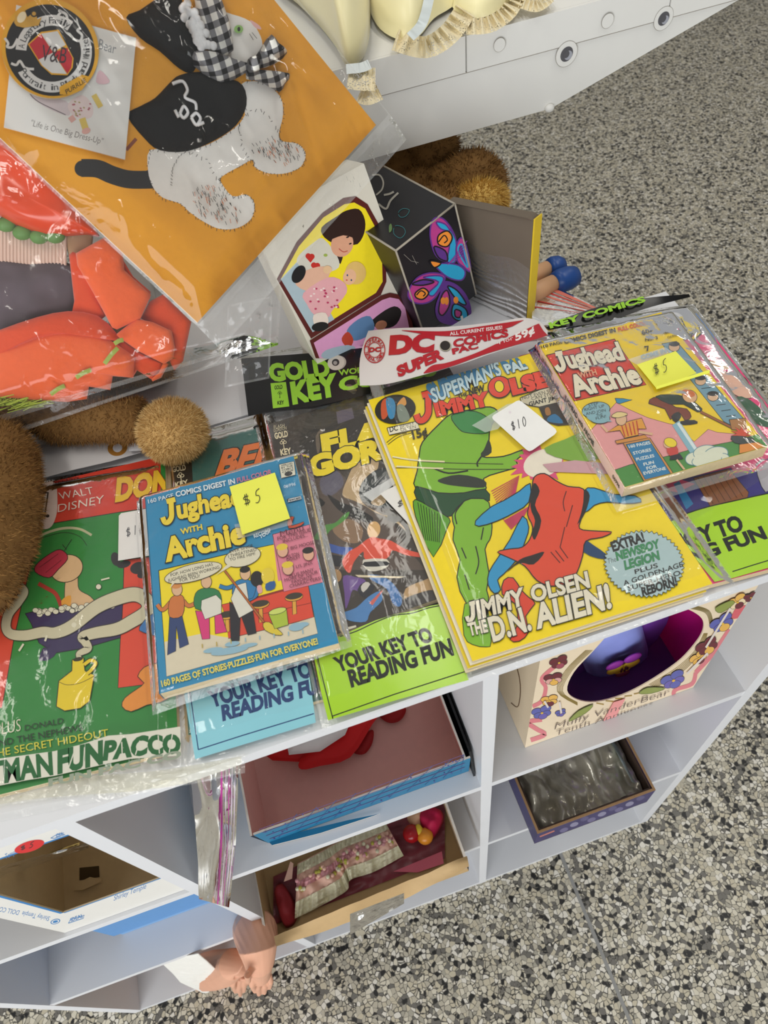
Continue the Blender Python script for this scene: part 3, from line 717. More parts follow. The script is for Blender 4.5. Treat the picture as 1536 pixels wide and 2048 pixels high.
# --- baby doll in the bottom left cube
SK = mat('e3ab8e', .45, 'vinyl_skin', .06, 40, 0, .35)
dl = thing('baby_doll', 'baby doll in white dress lying in bottom cube, both arms reaching out over the floor', 'doll', (-.1, .12, .0134))
def remesh(o, vx):
    m = o.modifiers.new('fuse', 'REMESH'); m.mode = 'VOXEL'; m.voxel_size = vx; m.use_smooth_shade = True
    s_ = o.modifiers.new('soft', 'SMOOTH'); s_.factor = .35; s_.iterations = 2
q = MB()
def P_(px, y): return at(px, y=y)
ra = [P_((470, 1800), .10), P_((498, 1835), .04), P_((512, 1868), -.012), P_((516, 1896), -.03), P_((519, 1922), -.04), P_((521, 1936), -.044), P_((521, 1950), -.047)]
q.tube(ra, [.027, .028, .027, .0235, .0185, .0135, .013], SK, 18)
for px0, px1, px2, rr in (((505, 1950), (504, 1968), (510, 1982), .0043), ((516, 1956), (516, 1974), (518, 1988), .0044), ((527, 1955), (529, 1972), (529, 1985), .0043), ((537, 1949), (541, 1963), (539, 1975), .0040), ((503, 1938), (495, 1950), (497, 1962), .0042)):
    q.tube([P_(px0, -.048), P_(px1, -.055), P_(px2, -.054)], [rr * 1.1, rr, rr * .75], SK, 12)
q.ell(P_((520, 1946), -.047), (.0155, .009, .012), SK)
la = [P_((350, 1935), .07), P_((400, 1945), .03), P_((430, 1940), .005), P_((452, 1936), -.008), P_((466, 1928), -.018), P_((476, 1927), -.021), P_((482, 1935), -.024)]
q.tube(la, [.026, .028, .027, .024, .019, .014, .012], SK, 18)
q.ell(P_((482, 1938), -.024), (.011, .009, .014), SK)
for px0, px1, px2, rr in (((470, 1950), (466, 1968), (471, 1983), .0042), ((479, 1956), (478, 1975), (481, 1990), .0043), ((487, 1953), (489, 1969), (488, 1982), .0040), ((493, 1944), (497, 1957), (495, 1967), .0037)):
    q.tube([P_(px0, -.026), P_(px1, -.032), P_(px2, -.030)], [rr * 1.1, rr, rr * .75], SK, 12)
tor = [V(-.23, .17, .07), V(-.17, .16, .085), V(-.09, .14, .10), V(-.03, .13, .11)]
q.tube(tor, [.04, .055, .058, .04], SK, 18)
q.tube([V(-.06, .14, .11), ra[0]], [.03, .027], SK, 14); q.tube([V(-.12, .13, .10), la[0]], [.03, .027], SK, 14)
body = q.build('body', dl); remesh(body, .0013)
CLO = mat('e9e7e0', .8, 'white_cotton', .04, 150, .35)
q = MB()
n_ = Vector((CAM - P_((510, 1950), -.02))).normalized()
sl_ = cS((330, 340), (400, 322), (470, 305), (540, 292), (585, 330), (636, 378), (622, 430), (606, 480), (592, 528), (540, 498), (490, 476), (440, 452), (400, 405))
den = []
for k_ in range(len(sl_)):
    a_, b_ = Vector(sl_[k_]), Vector(sl_[(k_ + 1) % len(sl_)]); den += [tuple(a_.lerp(b_, t_ / 6)) for t_ in range(6)]
q.puff([P_(p, .010 - .022 * ((p[0] - 330) / 100)) for p in den], n_, .010, CLO, rings=14, amp=.009, sc=75, flat=.35, base=.004); q.build('sleeve', dl)
q = MB(); q.tube([V(-.25, .17, .075), V(-.15, .16, .09), V(-.06, .14, .11)], [.05, .062, .05], CLO, 18); q.build('dress', dl)
# ================================================================== THINGS BEHIND THE COMICS
# --- yellow doll dress on the display shelf
SAT = mat('efe6b4', .38, 'cream_satin', .05, 14, .12, .45, 0, .3)
def lace_mat():
    m, nt, b, N, L = nodes('lace')
    tc = N('ShaderNodeTexCoord'); v = N('ShaderNodeTexVoronoi'); v.feature = 'DISTANCE_TO_EDGE'; v.inputs['Scale'].default_value = 420
    L(tc.outputs['Object'], v.inputs['Vector'])
    n2 = N('ShaderNodeTexNoise'); n2.inputs['Scale'].default_value = 70; L(tc.outputs['Object'], n2.inputs['Vector'])
    th = N('ShaderNodeMath'); th.operation = 'MULTIPLY'; th.inputs[1].default_value = .55; L(n2.outputs['Fac'], th.inputs[0])
    lt = N('ShaderNodeMath'); lt.operation = 'LESS_THAN'; L(v.outputs['Distance'], lt.inputs[0]); L(th.outputs[0], lt.inputs[1])
    b.inputs['Base Color'].default_value = lin('e9dcb8'); b.inputs['Roughness'].default_value = .8
    L(lt.outputs[0], b.inputs['Alpha'])
    return m
LACE = lace_mat()
zd = T + .183
yd = thing('doll_dress', 'pale yellow satin doll dress with cream lace edging on the white display shelf', 'doll clothes', at((850, 0), z=zd))
c2_ = crop(500, 0, .67448)
def folds(pts, z, h, m, name, par, amp, sc, nf=3):
    q = MB(); q.puff([at(p, z=z) for p in smooth(pts, 4)], (0, 0, 1), h, m, rings=16, amp=amp, sc=sc, flat=.6); return q.build(name, par)
folds(c2_((350, -50), (352, 20), (385, 85), (445, 118), (500, 108), (545, 55), (600, 20), (700, -60)), zd, .03, SAT, 'skirt', yd, .009, 26)
folds(c2_((600, 20), (660, 55), (720, 40), (790, -5), (880, -30), (760, -90), (640, -60)), zd, .025, SAT, 'skirt', yd, .008, 30)
ruffle('lace_trim', yd, c2_((430, 118), (520, 140), (590, 100), (640, 30)), 44, zd + .004, LACE, 11, .003, 60)
ruffle('lace_trim', yd, c2_((640, 78), (710, 72), (765, 35), (790, -10)), 34, zd + .003, LACE, 12, .003, 60)
ruffle('lace_trim', yd, c2_((800, 5), (850, 18), (890, -10)), 24, zd + .003, LACE, 13, .002, 50)
ruffle('ribbon', yd, c2_((475, 110), (510, 70), (530, 0), (540, -60)), 20, zd + .022, mat('d5dedf', .4, 'pale_blue_ribbon', .06, 60), 14, .001, 20)
folds(c2_((70, -60), (330, -60), (356, 60), (345, 150), (318, 190), (285, 195), (255, 140), (200, 70), (140, 10)), zd + .004, .045, SAT, 'sleeve', yd, .010, 24)
ruffle('lace_trim', yd, c2_((285, 205), (330, 200), (355, 190)), 20, zd + .012, mat('d7dede', .5, 'pale_ribbon'), 15, .0008, 8)
ruffle('lace_trim', yd, c2_((290, 230), (335, 235), (372, 235)), 46, zd + .008, LACE, 16, .0014, 14)
ruffle('lace_trim', yd, c2_((325, 275), (350, 282), (382, 268)), 40, zd + .002, LACE, 17, .0014, 14)

# --- plush lion behind the doll boxes
BR1, BR2, BR3 = mat('7d5a2e', .9, 'brown_fur', .2, 60), mat('9a723e', .9, 'brown_fur_light', .2, 60), mat('6d4b24', .9, 'brown_fur_dark', .2, 60)
TN1, TN2, TN3 = mat('c9a468', .9, 'tan_fur', .15, 60), mat('d9ba80', .9, 'tan_fur_light', .15, 60), mat('b08a4e', .9, 'tan_fur_dark', .15, 60)
BD1, BD2 = mat('dcb765', .9, 'blond_fur', .12, 60), mat('c79f4c', .9, 'blond_fur_dark', .12, 60)
lion = thing('plush_toy', 'brown plush animal with blond tuft peeking from behind the black butterfly box', 'stuffed toy', at((880, 370), z=T))
q = MB()
for p, z, r in (((800, 345), .034, (.034, .03, .032)), ((850, 318), .042, (.030, .028, .030)), ((872, 300), .05, (.024, .022, .024)), ((895, 372), .028, (.03, .026, .026)), ((940, 360), .034, (.034, .030, .030)), ((965, 368), .03, (.026, .024, .026)), ((830, 380), .026, (.03, .03, .026)), ((760, 330), .03, (.04, .04, .03))):
    q.ell(at(p, z=T + z + .010), r, BR1, 16, 10, amp=.005, sc=40)
q.ell(Vector((.44, .47, T + .03)), (.05, .05, .03), BR1); q.fur(16000, .0065, .0006, [BR1, BR1, BR2, BR3], seed=2); q.build('body', lion)
q = MB()
q.ell(at((958, 405), z=T + .042), (.028, .022, .019), BD1, 14, 10); q.ell(at((985, 400), z=T + .04), (.014, .016, .015), BD1, 12, 8)
q.fur(4000, .008, .0006, [BD1, BD1, BD2], comb=(.2, -.3, -.3), seed=3); q.build('tuft', lion)

# --- black doll box with butterfly
e1, e2, e3 = Vector((-.923, -.338, -.186)).normalized(), Vector((.193, .015, -.981)).normalized(), Vector((-.334, .941, -.051)).normalized()
K = at((909.7, 408), z=T + .118)
Lh = (K.z - T - .0008) / -e2.z - .004
def along(dirv, target, K=K):
    """length along dirv from K whose image is nearest to target"""
    best = min(range(1, 400), key=lambda i: (Vector(pix(K + dirv * i / 1000)) - Vector(target)).length)
    return best / 1000
wj = along(e1, (792, 501)); dj = .10
BK = mat('15141a', .35, 'black_card', .05, 80); WORN = mat('9c9486', .75, 'worn_edge', .2, 200)
bf = thing('doll_box', 'black doll box standing tilted with colourful butterfly on its front', 'box', K + e2 * Lh)
drop = max(0, (T + .0008) - min((K + e2 * Lh + e1 * a * wj + e3 * c * dj).z for a in (0, 1) for c in (0, 1)))
Lh -= drop / .981
q = MB(); q.obox(K + e2 * Lh, e1 * wj, e3 * dj, -e2 * Lh, BK); q.build('carton', bf)
q = MB()
for a, d, ln in ((K, e1, wj), (K, e2, Lh), (K + e1 * wj, e2, Lh), (K, e3, dj), (K + e1 * wj, e3, dj)):
    q.tube([a, a + d * ln], .0009, WORN, 8)
q.build('worn_edges', bf)
fpl = (K, -e3)
pr = Print(pl=fpl)
pr.k = 40
C_ = {'b': '23a0cb', 'm': 'b63a86', 'p': '5c2f86', 'o': 'ee8f30', 'k': '15141a'}
def wing(pts, col, ol='p'): pr.poly(cN(*pts), C_[col], 4, ol=C_[ol], olw=3)
wing(((735, 360), (775, 352), (815, 395), (840, 460), (838, 545), (790, 548), (745, 515), (722, 430)), 'm')
wing(((800, 395), (838, 450), (838, 545), (800, 548), (810, 470)), 'b'); wing(((750, 370), (790, 380), (810, 410), (770, 400)), 'b')
wing(((760, 430), (800, 410), (822, 440), (800, 480), (760, 470)), 'o', 'k'); wing(((740, 480), (790, 500), (800, 545), (760, 530)), 'p', 'k')
pr.line(cN((760, 460), (785, 430), (800, 450), (785, 465)), 2.5, '15141a', 5)
wing(((840, 480), (862, 440), (885, 480), (905, 590), (870, 570), (845, 545)), 'm'); wing(((848, 500), (865, 470), (885, 540), (890, 575)), 'p', 'b')
wing(((622, 690), (660, 625), (720, 600), (785, 610), (780, 650), (740, 715), (690, 738), (640, 728)), 'm')
wing(((690, 620), (760, 612), (782, 632), (740, 700), (715, 690), (760, 640)), 'b'); wing(((655, 690), (690, 668), (715, 690), (690, 718), (660, 712)), 'o', 'k'); wing(((640, 650), (690, 630), (740, 640), (690, 655)), 'p', 'k')
pr.line(cN((660, 700), (680, 680), (700, 692), (690, 705)), 2.5, '15141a', 5)
wing(((785, 640), (840, 655), (885, 705), (905, 775), (880, 815), (830, 832), (765, 815), (748, 760), (770, 690)), 'p')
wing(((800, 660), (845, 680), (885, 740), (850, 730)), 'b', 'k'); wing(((775, 700), (800, 680), (810, 740), (780, 790), (760, 770)), 'm', 'k'); wing(((830, 740), (880, 760), (890, 800), (850, 815), (820, 790)), 'b', 'k'); wing(((835, 765), (862, 775), (855, 800), (835, 795)), 'm', 'k')
pr.ell(cN((780, 725))[0], 5, 7, C_['o']).ell(cN((838, 722))[0], 5, 7, C_['o']).ell(cN((796, 726))[0], 4, 8, C_['o'])
wing(((745, 565), (790, 556), (850, 565), (880, 595), (862, 632), (800, 618)), 'b'); wing(((722, 545), (770, 555), (740, 575)), 'o', 'k')
for i in range(4): pr.line(cN((800, 560 + i), (870 + i * 6, 520 - i * 22)), 1.2, '8a3f9a')
pr.text('ly', *cN((866, 838), (935, 810), (858, 795)), 'ded9d2', .0)
pr.line(cN((850, 845), (895, 835), (945, 785)), 1.6, 'ded9d2', 4)
pr.line(cN((602, 515), (635, 545), (668, 552)), .9, '8f8a82').line(cN((640, 520), (660, 560)), .9, '8f8a82')
pr.build(bf, 'butterfly_print', 'lettering')
pr = Print(pl=(K, -e2)); pr.k = 40
SV = '9a968c'
pr.line(cN((462, 160), (495, 160), (512, 190), (506, 225), (480, 250)), 3.2, SV, 5).line(cN((490, 290), (525, 312), (545, 275), (580, 240)), 4, SV, 5).line(cN((515, 250), (540, 245), (560, 235)), 4, SV, 4)
for pts in (((580, 330), (600, 312), (630, 318), (615, 345), (590, 350)), ((565, 390), (600, 395), (612, 420), (590, 445), (560, 425))): pr.line(smooth(cN(*pts), 3), 1.2, '2f6f74')
pr.poly(cN((538, 390), (548, 380), (552, 405), (540, 420)), '5f7f4a', 3)
pr.build(bf, 'lid_print')

# --- girl doll box
n2 = Vector((.19773577, -.93027365, .30901699)).normalized()
P2 = at((622, 700), z=T + .030)
gp = lambda p: at(p, pl=(P2, n2))
TLp, TRp, BRp, BLp = gp((535, 515)), gp((728, 326)), gp((843, 654)), gp((622, 700))
upv = (gp((553, 554)) - gp((622, 700))).normalized(); rtv = upv.cross(n2).normalized()
if rtv.x < 0: rtv = -rtv
upv = n2.cross(rtv); upv = upv if upv.z > 0 else -upv
wv = (gp((843, 654)) - P2).dot(rtv)
lift = (P2.z - T - .0008 + min(0, rtv.z * wv)) / upv.z
lift = max(0, lift)
B0 = P2 - upv * lift; Hh = (gp((735, 346)) - P2).dot(upv) + .008 + lift
back = -n2 * .036
low = min((B0 + rtv * a * wv + back * c).z for a in (0, 1) for c in (0, 1))
if low < T + .0006:
    dlt = (T + .0006 - low) / upv.z; B0 = B0 + upv * dlt; Hh -= dlt
WC2 = mat('d9d3c4', .5, 'aged_white_card', .06, 60)
gb = thing('doll_box', 'white doll box leaning back, printed with a girl holding a doll on yellow', 'box', B0)
q = MB(); q.obox(B0, rtv * wv, back, upv * Hh, WC2); q.build('carton', gb)
pr = Print(pl=(P2, n2)); pr.k = 40
BW = '5a1f1c'
pr.poly(cN((30, 628), (120, 460), (235, 330), (330, 262), (385, 253), (440, 290), (490, 380), (522, 520), (525, 640), (500, 700), (185, 897)), BW, 0)
pr.poly(cN((48, 628), (130, 480), (240, 350), (335, 290), (380, 282), (430, 310), (478, 400), (505, 530), (508, 640), (478, 690), (192, 868)), 'f2dc22')
pr.poly(cN((48, 628), (130, 540), (190, 560), (260, 760), (290, 810), (192, 868)), 'a9bcc4', 0)
pr.poly(cN((232, 395), (300, 345), (345, 318), (400, 312), (428, 360), (425, 420), (395, 470), (345, 480), (318, 560), (300, 520), (300, 480), (245, 440)), '2f1a14', 3)
pr.poly(cN((125, 560), (130, 520), (200, 460), (240, 445), (300, 520), (310, 575), (250, 600), (180, 600)), 'd3cfc0', 3)
pr.ell(cN((325, 470))[0], 22, 26, 'd9a182', 20).poly(cN((268, 450), (300, 410), (400, 395), (385, 440), (330, 430)), '2f1a14', 3)
pr.ell(cN((350, 438))[0], 3.4, 1.6, '2a1a18', -20).ell(cN((362, 468))[0], 3, 1.5, '2a1a18', -20).line(cN((310, 490), (330, 505), (350, 500)), 1.6, 'b5443c', 4)
for c in ((180, 530), (205, 571)): pr.ell(cN((c[0] - 8, c[1] - 6))[0], 5.6, 5.6, 'c22f26').ell(cN((c[0] + 8, c[1] - 4))[0], 5.6, 5.6, 'c22f26').poly(cN((c[0] - 19, c[1]), (c[0] + 19, c[1] + 2), (c[0] + 2, c[1] + 24)), 'c22f26')
pr.ell(cN((250, 520))[0], 4, 3, '9db04f')
pr.poly(cN((110, 640), (160, 590), (240, 570), (270, 600), (230, 660), (160, 680)), 'e0b196', 3)
pr.poly(cN((150, 690), (260, 620), (330, 640), (345, 690), (280, 770), (262, 800), (200, 790), (165, 740)), 'e2a7ab', 3)
for a, c in rnd_pts(26, 4): pr.ell(cN((175 + 140 * a, 660 + 110 * c))[0], 2.6, 2.0, ['b8395f', 'f0d7d2'][int(a * 20) % 2], 0, 8)
pr.poly(cN((195, 790), (250, 780), (260, 830), (205, 840)), 'e7d6c9', 3)
pr.ell(cN((225, 842))[0], 17, 9, '1c1b1c', -10).ell(cN((128, 606))[0], 12, 19, '1c1b1c', 30)
pr.ell(cN((385, 600))[0], 21, 23, 'dfba6c').ell(cN((358, 618))[0], 13, 16, 'e6b591', 15).ell(cN((348, 610))[0], 1.6, 2, '35506e').ell(cN((366, 632))[0], 1.6, 2, '35506e').ell(cN((345, 632))[0], 2, 1.2, 'c9463f')
pr.ell(cN((258, 585))[0], 9, 8, 'e3bd93')
pr.poly(cN((178, 905), (500, 702), (540, 690), (590, 700), (625, 745), (650, 870), (680, 985), (205, 985)), BW)
pr.poly(cN((196, 915), (505, 722), (540, 710), (580, 718), (608, 755), (632, 870), (660, 985), (222, 985)), 'dc9ac4')
pr.poly(cN((450, 830), (500, 780), (560, 750), (592, 775), (570, 830), (520, 850)), '1d1616', 3)
pr.ell(cN((500, 835))[0], 12, 9, 'b87a5c', -20)
pr.poly(cN((345, 860), (395, 810), (450, 795), (470, 850), (430, 890), (370, 905)), '5b7fa8', 3)
pr.poly(cN((322, 895), (350, 865), (375, 900), (360, 935), (335, 925)), 'b8412c', 3)
pr.poly(cN((250, 949), (350, 925), (400, 949), (380, 985), (240, 985)), '9fb0bd', 3)
pr.build(gb, 'printed_pictures')

# --- grey shrink wrapped box with yellow edge
GC = mat('6a5f53', .6, 'grey_board', .08, 30, .05, .2); YL = mat('d8b92a', .5, 'yellow_edge')
A = at((1067, 434), y=.31); A.z = min(A.z, T + .2)
Bq = at((893, 404), y=.392)
n3 = ((Bq - A).cross(Vector((0, 0, 1)))).normalized()
if n3.y > 0: n3 = -n3
gx = thing('doll_box', 'grey backed flat box in shrink wrap with yellow edge, leaning behind the butterfly box', 'box', (A.x, A.y, T + .0005))
lo = lambda p: Vector((p.x, p.y, T + .0008))
q = MB(); q.prism([lo(A), A - Vector((0, 0, .004)), A - Vector((.004, 0, 0)) + (Bq - A) * .02, Bq, lo(Bq)], -n3 * .010, GC); q.build('board', gx)
q = MB(); rt = (A - Bq).normalized()
q.prism([lo(A) + rt * .0003, A - Vector((0, 0, .002)) + rt * .0003, A - Vector((0, 0, .002)) + rt * .0018, lo(A) + rt * .0018], -n3 * .010, YL); q.build('yellow_edge', gx)
q = MB(); q.grid(lambda u, v: lo(A).lerp(lo(Bq), u) + Vector((0, 0, (A.z - T) * (.55 + .03 * math.sin(u * 9)) * v)) + n3 * (.0006 + .0002 * abs(math.sin(v * 30 + 3 * noise.noise((u * 3, v * 5, 1)))) * (1 - v)), 20, 60, plastic('shrink_wrap', .01, rough=.4, scale=30, strength=.05, gl=0)); q.build('shrink_wrap', gx)

# --- doll legs in blue shoes, red zip bag
BLS = mat('1a4384', .35, 'blue_vinyl', .1, 60); SK2 = mat('d0a077', .5, 'doll_skin', .05, 50)
dg_ = thing('doll', 'doll legs in blue ankle shoes sticking out beside the grey box', 'doll', at((1090, 565), z=T))
for a, c, d in (((1020, 575), (1096, 538), (1128, 534)), ((1040, 600), (1108, 566), (1155, 550))):
    z = T + .017
    q = MB(); q.tube([at(a, z=z), at(c, z=z)], [.0095, .0082], SK2, 14); q.build('leg', dg_)
    q = MB(); p0, p1 = at(c, z=z), at(d, z=z - .003)
    q.tube([p0, p0.lerp(p1, .25), p0.lerp(p1, .6), p0.lerp(p1, .9), p1], [.0095, .0115, .0115, .0095, .004], BLS, 16); q.build('shoe', dg_)
rz = thing('zip_bag', 'folded zip bag with red striped closure lying beside the doll legs', 'plastic bag', at((1130, 620), z=T))
Lr = [(1066, 552), (1066, 660)]; 
def rzs(u, v, d=0): return at((1064 + (146 - 20 * v) * u, 550 + 72 * u * (1 - v) + 105 * v - 20 * u * v), z=T + .013 + d + .003 * noise.noise((u * 5, v * 4, 2)))
q = MB(); q.grid(rzs, 16, 10, plastic('cloudy_bag', .5, rough=.2, scale=30, strength=.3)); q.build('sheet', rz)
RS = mat('c2382f', .4, 'red_zip', .06, 40); RS2 = mat('e07a68', .4, 'red_zip_pale')
for v0, wd, m_ in ((.10, .10, RS2), (.22, .05, RS), (.32, .05, RS2), (.47, .022, RS), (.60, .022, RS)):
    q = MB(); q.grid(lambda u, v: rzs(u, v0 + wd * (v - .5), .0006), 16, 2, m_); q.build('zip_stripe', rz)

# ================================================================== BROWN PLUSH ON THE LEFT
pl_ = thing('plush_toy', 'large brown plush animal at the left edge, tan paw resting beside the comics', 'stuffed toy', at((150, 870), z=T))
q = MB()
A_ = [at((40, 790), z=T + .03), at((120, 842), z=T + .028), at((200, 840), z=T + .028), at((285, 842), z=T + .028)]
q.tube(A_, [.024, .020, .019, .019], BR1, 20)
q.tube([at((330, 700), z=T + .03), at((150, 720), z=T + .032), at((0, 780), z=T + .034)], [.025, .032, .034], BR1, 18)
lg = [at((-50, 840), z=T + .038), at((-12, 920), z=T + .042), at((-16, 1010), z=T + .044), at((-32, 1090), z=T + .040), at((-68, 1180), z=T + .034), at((-95, 1240), z=T + .03)]
q.tube(lg, [.026, .034, .036, .035, .031, .018], BR1, 22)
q.fur(30000, .0055, .00042, [BR1, BR2, BR2, BR3], comb=(.1, -.2, -.1), seed=8, rand=.6); q.build('body', pl_)
q = MB(); q.ell(at((346, 862), z=T + .028), (.0275, .0255, .026), TN1, 24, 16); q.fur(9000, .0055, .00038, [TN1, TN2, TN2, TN3], comb=(0, -.1, 0), seed=9, rand=.6); q.build('paw', pl_)

# ================================================================== PUMPKIN COSTUME IN A BAG
bn = Vector((0, -.7, .714)).normalized(); BP = at((250, 760), z=T + .060)
ba = lambda p, h=0: at(p, pl=(BP + bn * h, bn))
OR = mat('e8622f', .85, 'orange_felt', .08, 260, .25, .2, 0, .3); OR2 = mat('d84a22', .85, 'orange_felt_shaded', .08, 260, .25, .2, 0, .25)  # second orange is the same felt with shade put into its colour
pc_ = thing('felt_costume', 'orange felt doll costume with zigzag hem and green ribbon stitches inside the clear bag', 'doll clothes', ba((200, 700)))
def felt(pts, z, h, m, name, amp=.002, sm=0, sc=30, flat=.6, base=.004):
    q = MB(); pts = cO(*pts); pts = smooth(pts, sm) if sm else pts
    dense = []
    for i, p in enumerate(pts):
        p2 = pts[(i + 1) % len(pts)]
        k = max(1, int((Vector(p2) - Vector(p)).length / 12))
        dense += [(p[0] + (p2[0] - p[0]) * j / k, p[1] + (p2[1] - p[1]) * j / k) for j in range(k)]
    q.puff([ba(p, z) for p in dense], bn, h, m, rings=8, amp=amp, sc=sc, flat=flat, base=base); return q.build(name, pc_)
felt(((985, 1200), (1080, 1150), (1260, 1330), (1205, 1590), (1150, 1650), (1100, 1560), (1130, 1400), (930, 1310)), -.010, .006, OR2, 'felt_back')
felt(((740, 1430), (800, 1440), (900, 1520), (1080, 1610), (1010, 1720), (900, 1650), (870, 1700), (740, 1620)), -.006, .004, OR2, 'felt_back')
felt(((800, 900), (830, 990), (990, 1130), (985, 1180), (900, 1060), (810, 1000)), -.004, .003, OR2, 'felt_back')
felt(((455, 890), (480, 870), (560, 900), (690, 1290), (640, 1330), (470, 1300), (490, 1200)), -.003, .005, OR2, 'felt_loop')
felt(((500, 880), (690, 775), (805, 870), (815, 985), (993, 1150), (922, 1310), (765, 1380), (740, 1370), (620, 1150), (510, 960)), .003, .006, OR, 'felt_loop')
felt(((760, 1420), (900, 1310), (1010, 1335), (1130, 1390), (1152, 1500), (1140, 1570), (1080, 1610), (920, 1530)), .001, .005, OR, 'felt_flap')
felt(((1080, 1600), (1110, 1610), (1060, 1700), (1005, 1725), (1000, 1712), (1050, 1670)), -.002, .002, OR, 'felt_flap')
felt(((-60, 1420), (0, 1385), (250, 1300), (450, 1262), (640, 1290), (760, 1400), (770, 1460), (640, 1440), (480, 1420), (250, 1455), (0, 1560), (-60, 1560)), .002, .010, OR2, 'felt_roll', sm=2)
felt(((-60, 1530), (0, 1508), (250, 1412), (400, 1382), (500, 1378), (640, 1402), (760, 1475), (885, 1560), (875, 1702), (738, 1690), (722, 1782), (580, 1760), (566, 1842), (430, 1862), (200, 1846), (0, 1828), (-60, 1820)), .004, .007, OR, 'felt_collar')
GR = mat('9aa84a', .4, 'green_ribbon', .15, 120, .2)
for a, c in (((690, 1610), (778, 1505)), ((502, 1702), (602, 1650)), ((334, 1812), (428, 1755)), ((755, 1478), (815, 1452))):
    a, c = cO(a, c); q = MB(); l, r_ = stroke_poly([a, ((a[0] + c[0]) / 2, (a[1] + c[1]) / 2 - 2), c], 9)
    q.grid(lambda u, v: ba((l[int(u * 2)][0] * (1 - v) + r_[int(u * 2)][0] * v, l[int(u * 2)][1] * (1 - v) + r_[int(u * 2)][1] * v), .0118 + .002 * math.sin(u * math.pi)), 2, 4, GR); q.build('ribbon_stitch', pc_)
q = MB(); r = random.Random(4)
YG = mat('b6c94a', .7, 'raffia', .2, 80)
for k in range(140):
    p = cO((r.uniform(-60, 300), r.uniform(1825, 1895)))[0]; a = ba(p, .004 * r.random()); q.tube([a, a + V(r.uniform(-.02, .02), r.uniform(-.006, .006), r.uniform(0, .003))], .0005, YG, 4)
rf = q.build('raffia_fringe', pc_); rf['kind'] = 'stuff'
st = thing('satin_costume', 'shiny orange red satin pumpkin costume with green leaf edging under the orange card', 'doll clothes', ba((60, 420), -.01))
q = MB(); SAO = mat('dc4416', .26, 'orange_satin', .16, 22, .25, .6)
so = smooth(cO((-160, 0), (20, 90), (300, 300), (645, 735), (560, 758), (350, 768), (200, 735), (90, 690), (0, 640), (-160, 560)), 5)
q.puff([ba(p, -.006) for p in so], bn, .022, SAO, rings=24, amp=.008, sc=38); q.build('body', st)
q = MB()
for c in ((45, 688), (150, 742), (262, 768), (368, 764)): q.ell(ba(cO(c)[0], -.006), (.008, .006, .006), mat('5f8a45', .6, 'green_felt', .1, 120), 14, 8)
q.build('leaf_edging', st)
cf = MB()
RIB = mat('d9b9a8', .7, 'ribbed_pink_cloth', .06, 90, .2)
cf.grid(lambda u, v: ba(cO((-40 + 480 * u, 660 + 110 * u + (300 - 110 * u) * v))[0], -.012 + .0006 * math.sin(u * 130)), 90, 6, RIB)
tag(cf.build('ribbed_cuff'), 'pale pink ribbed cloth cuff under the orange satin costume', 'doll clothes')
cf = MB(); cf.puff([ba(p, -.016) for p in cO((420, 760), (620, 745), (600, 900), (470, 960))], bn, .004, mat('b08a66', .7, 'tan_cloth', .1, 60)); tag(cf.build('tan_cloth'), 'tan cloth showing between the pink cuff and the orange felt', 'doll clothes')
cf = MB(); cf.puff([ba(p, -.016) for p in smooth(cO((-120, 960), (200, 945), (480, 960), (500, 1250), (250, 1330), (-120, 1420)), 4)], bn, .010, mat('5d5158', .85, 'mauve_plush', .4, 50, .3), rings=12, amp=.006, sc=50); tag(cf.build('mauve_cloth'), 'dull mauve cloth seen through the clear bag above the orange collar', 'doll clothes')
# the bag round the costume
pb_ = thing('plastic_bag', 'large clear plastic bag holding the orange costumes, sealed front edge across the plush arm', 'plastic bag', ba((250, 800)))
cornB = [(-120, 180), (575, 420), (556, 690), (-80, 905)]
def bil(c, u, v): return (c[0] * (1 - u) + c[1] * u) * (1 - v) + (c[3] * (1 - u) + c[2] * u) * v
cornV = [Vector((*c, 0)) for c in cornB]
def bagB(u, v):
    p = bil(cornV, u, v); e = min(1, 7 * (1 - v), 9 * (1 - u) + .1)
    return ba((p.x, p.y), -.004 + .026 * e + .004 * noise.noise((u * 6, v * 4, 3)) * e + .0045 * crease(u * 1.4, v * 1.4, 3.7) * e + .003 * crease(v * 1.5, u * 1.6, 8.2) * e + .0003 * noise.noise((u * 22, v * 22, 8)))
q = MB(); q.grid(bagB, 110, 90, plastic('bag_film', .03, rough=.09, scale=30, strength=.2, gl=.01), SEAM, 1); q.build('top_sheet', pb_)
q = MB(); q.grid(lambda u, v: bagB(u, .93 + .02 * v) + bn * .0006, 70, 1, SEAM); q.grid(lambda u, v: bagB(u, .985 + .015 * v) + bn * .0006, 70, 1, SEAM); q.build('heat_seal', pb_)
# bag mouth hanging over the black header
q = MB()
q.grid(lambda u, v: ba((455 + 90 * u - 6 * v, 610 + 165 * v - 18 * u), .006 - .006 * v + .004 * noise.noise((u * 5, v * 7, 4)) + .003 * crease(u, v, 6.6)), 24, 36, plastic('bag_film', .05, rough=.09, scale=30, strength=.3, gl=.02), SEAM, 1); q.build('bag_corner', pb_)

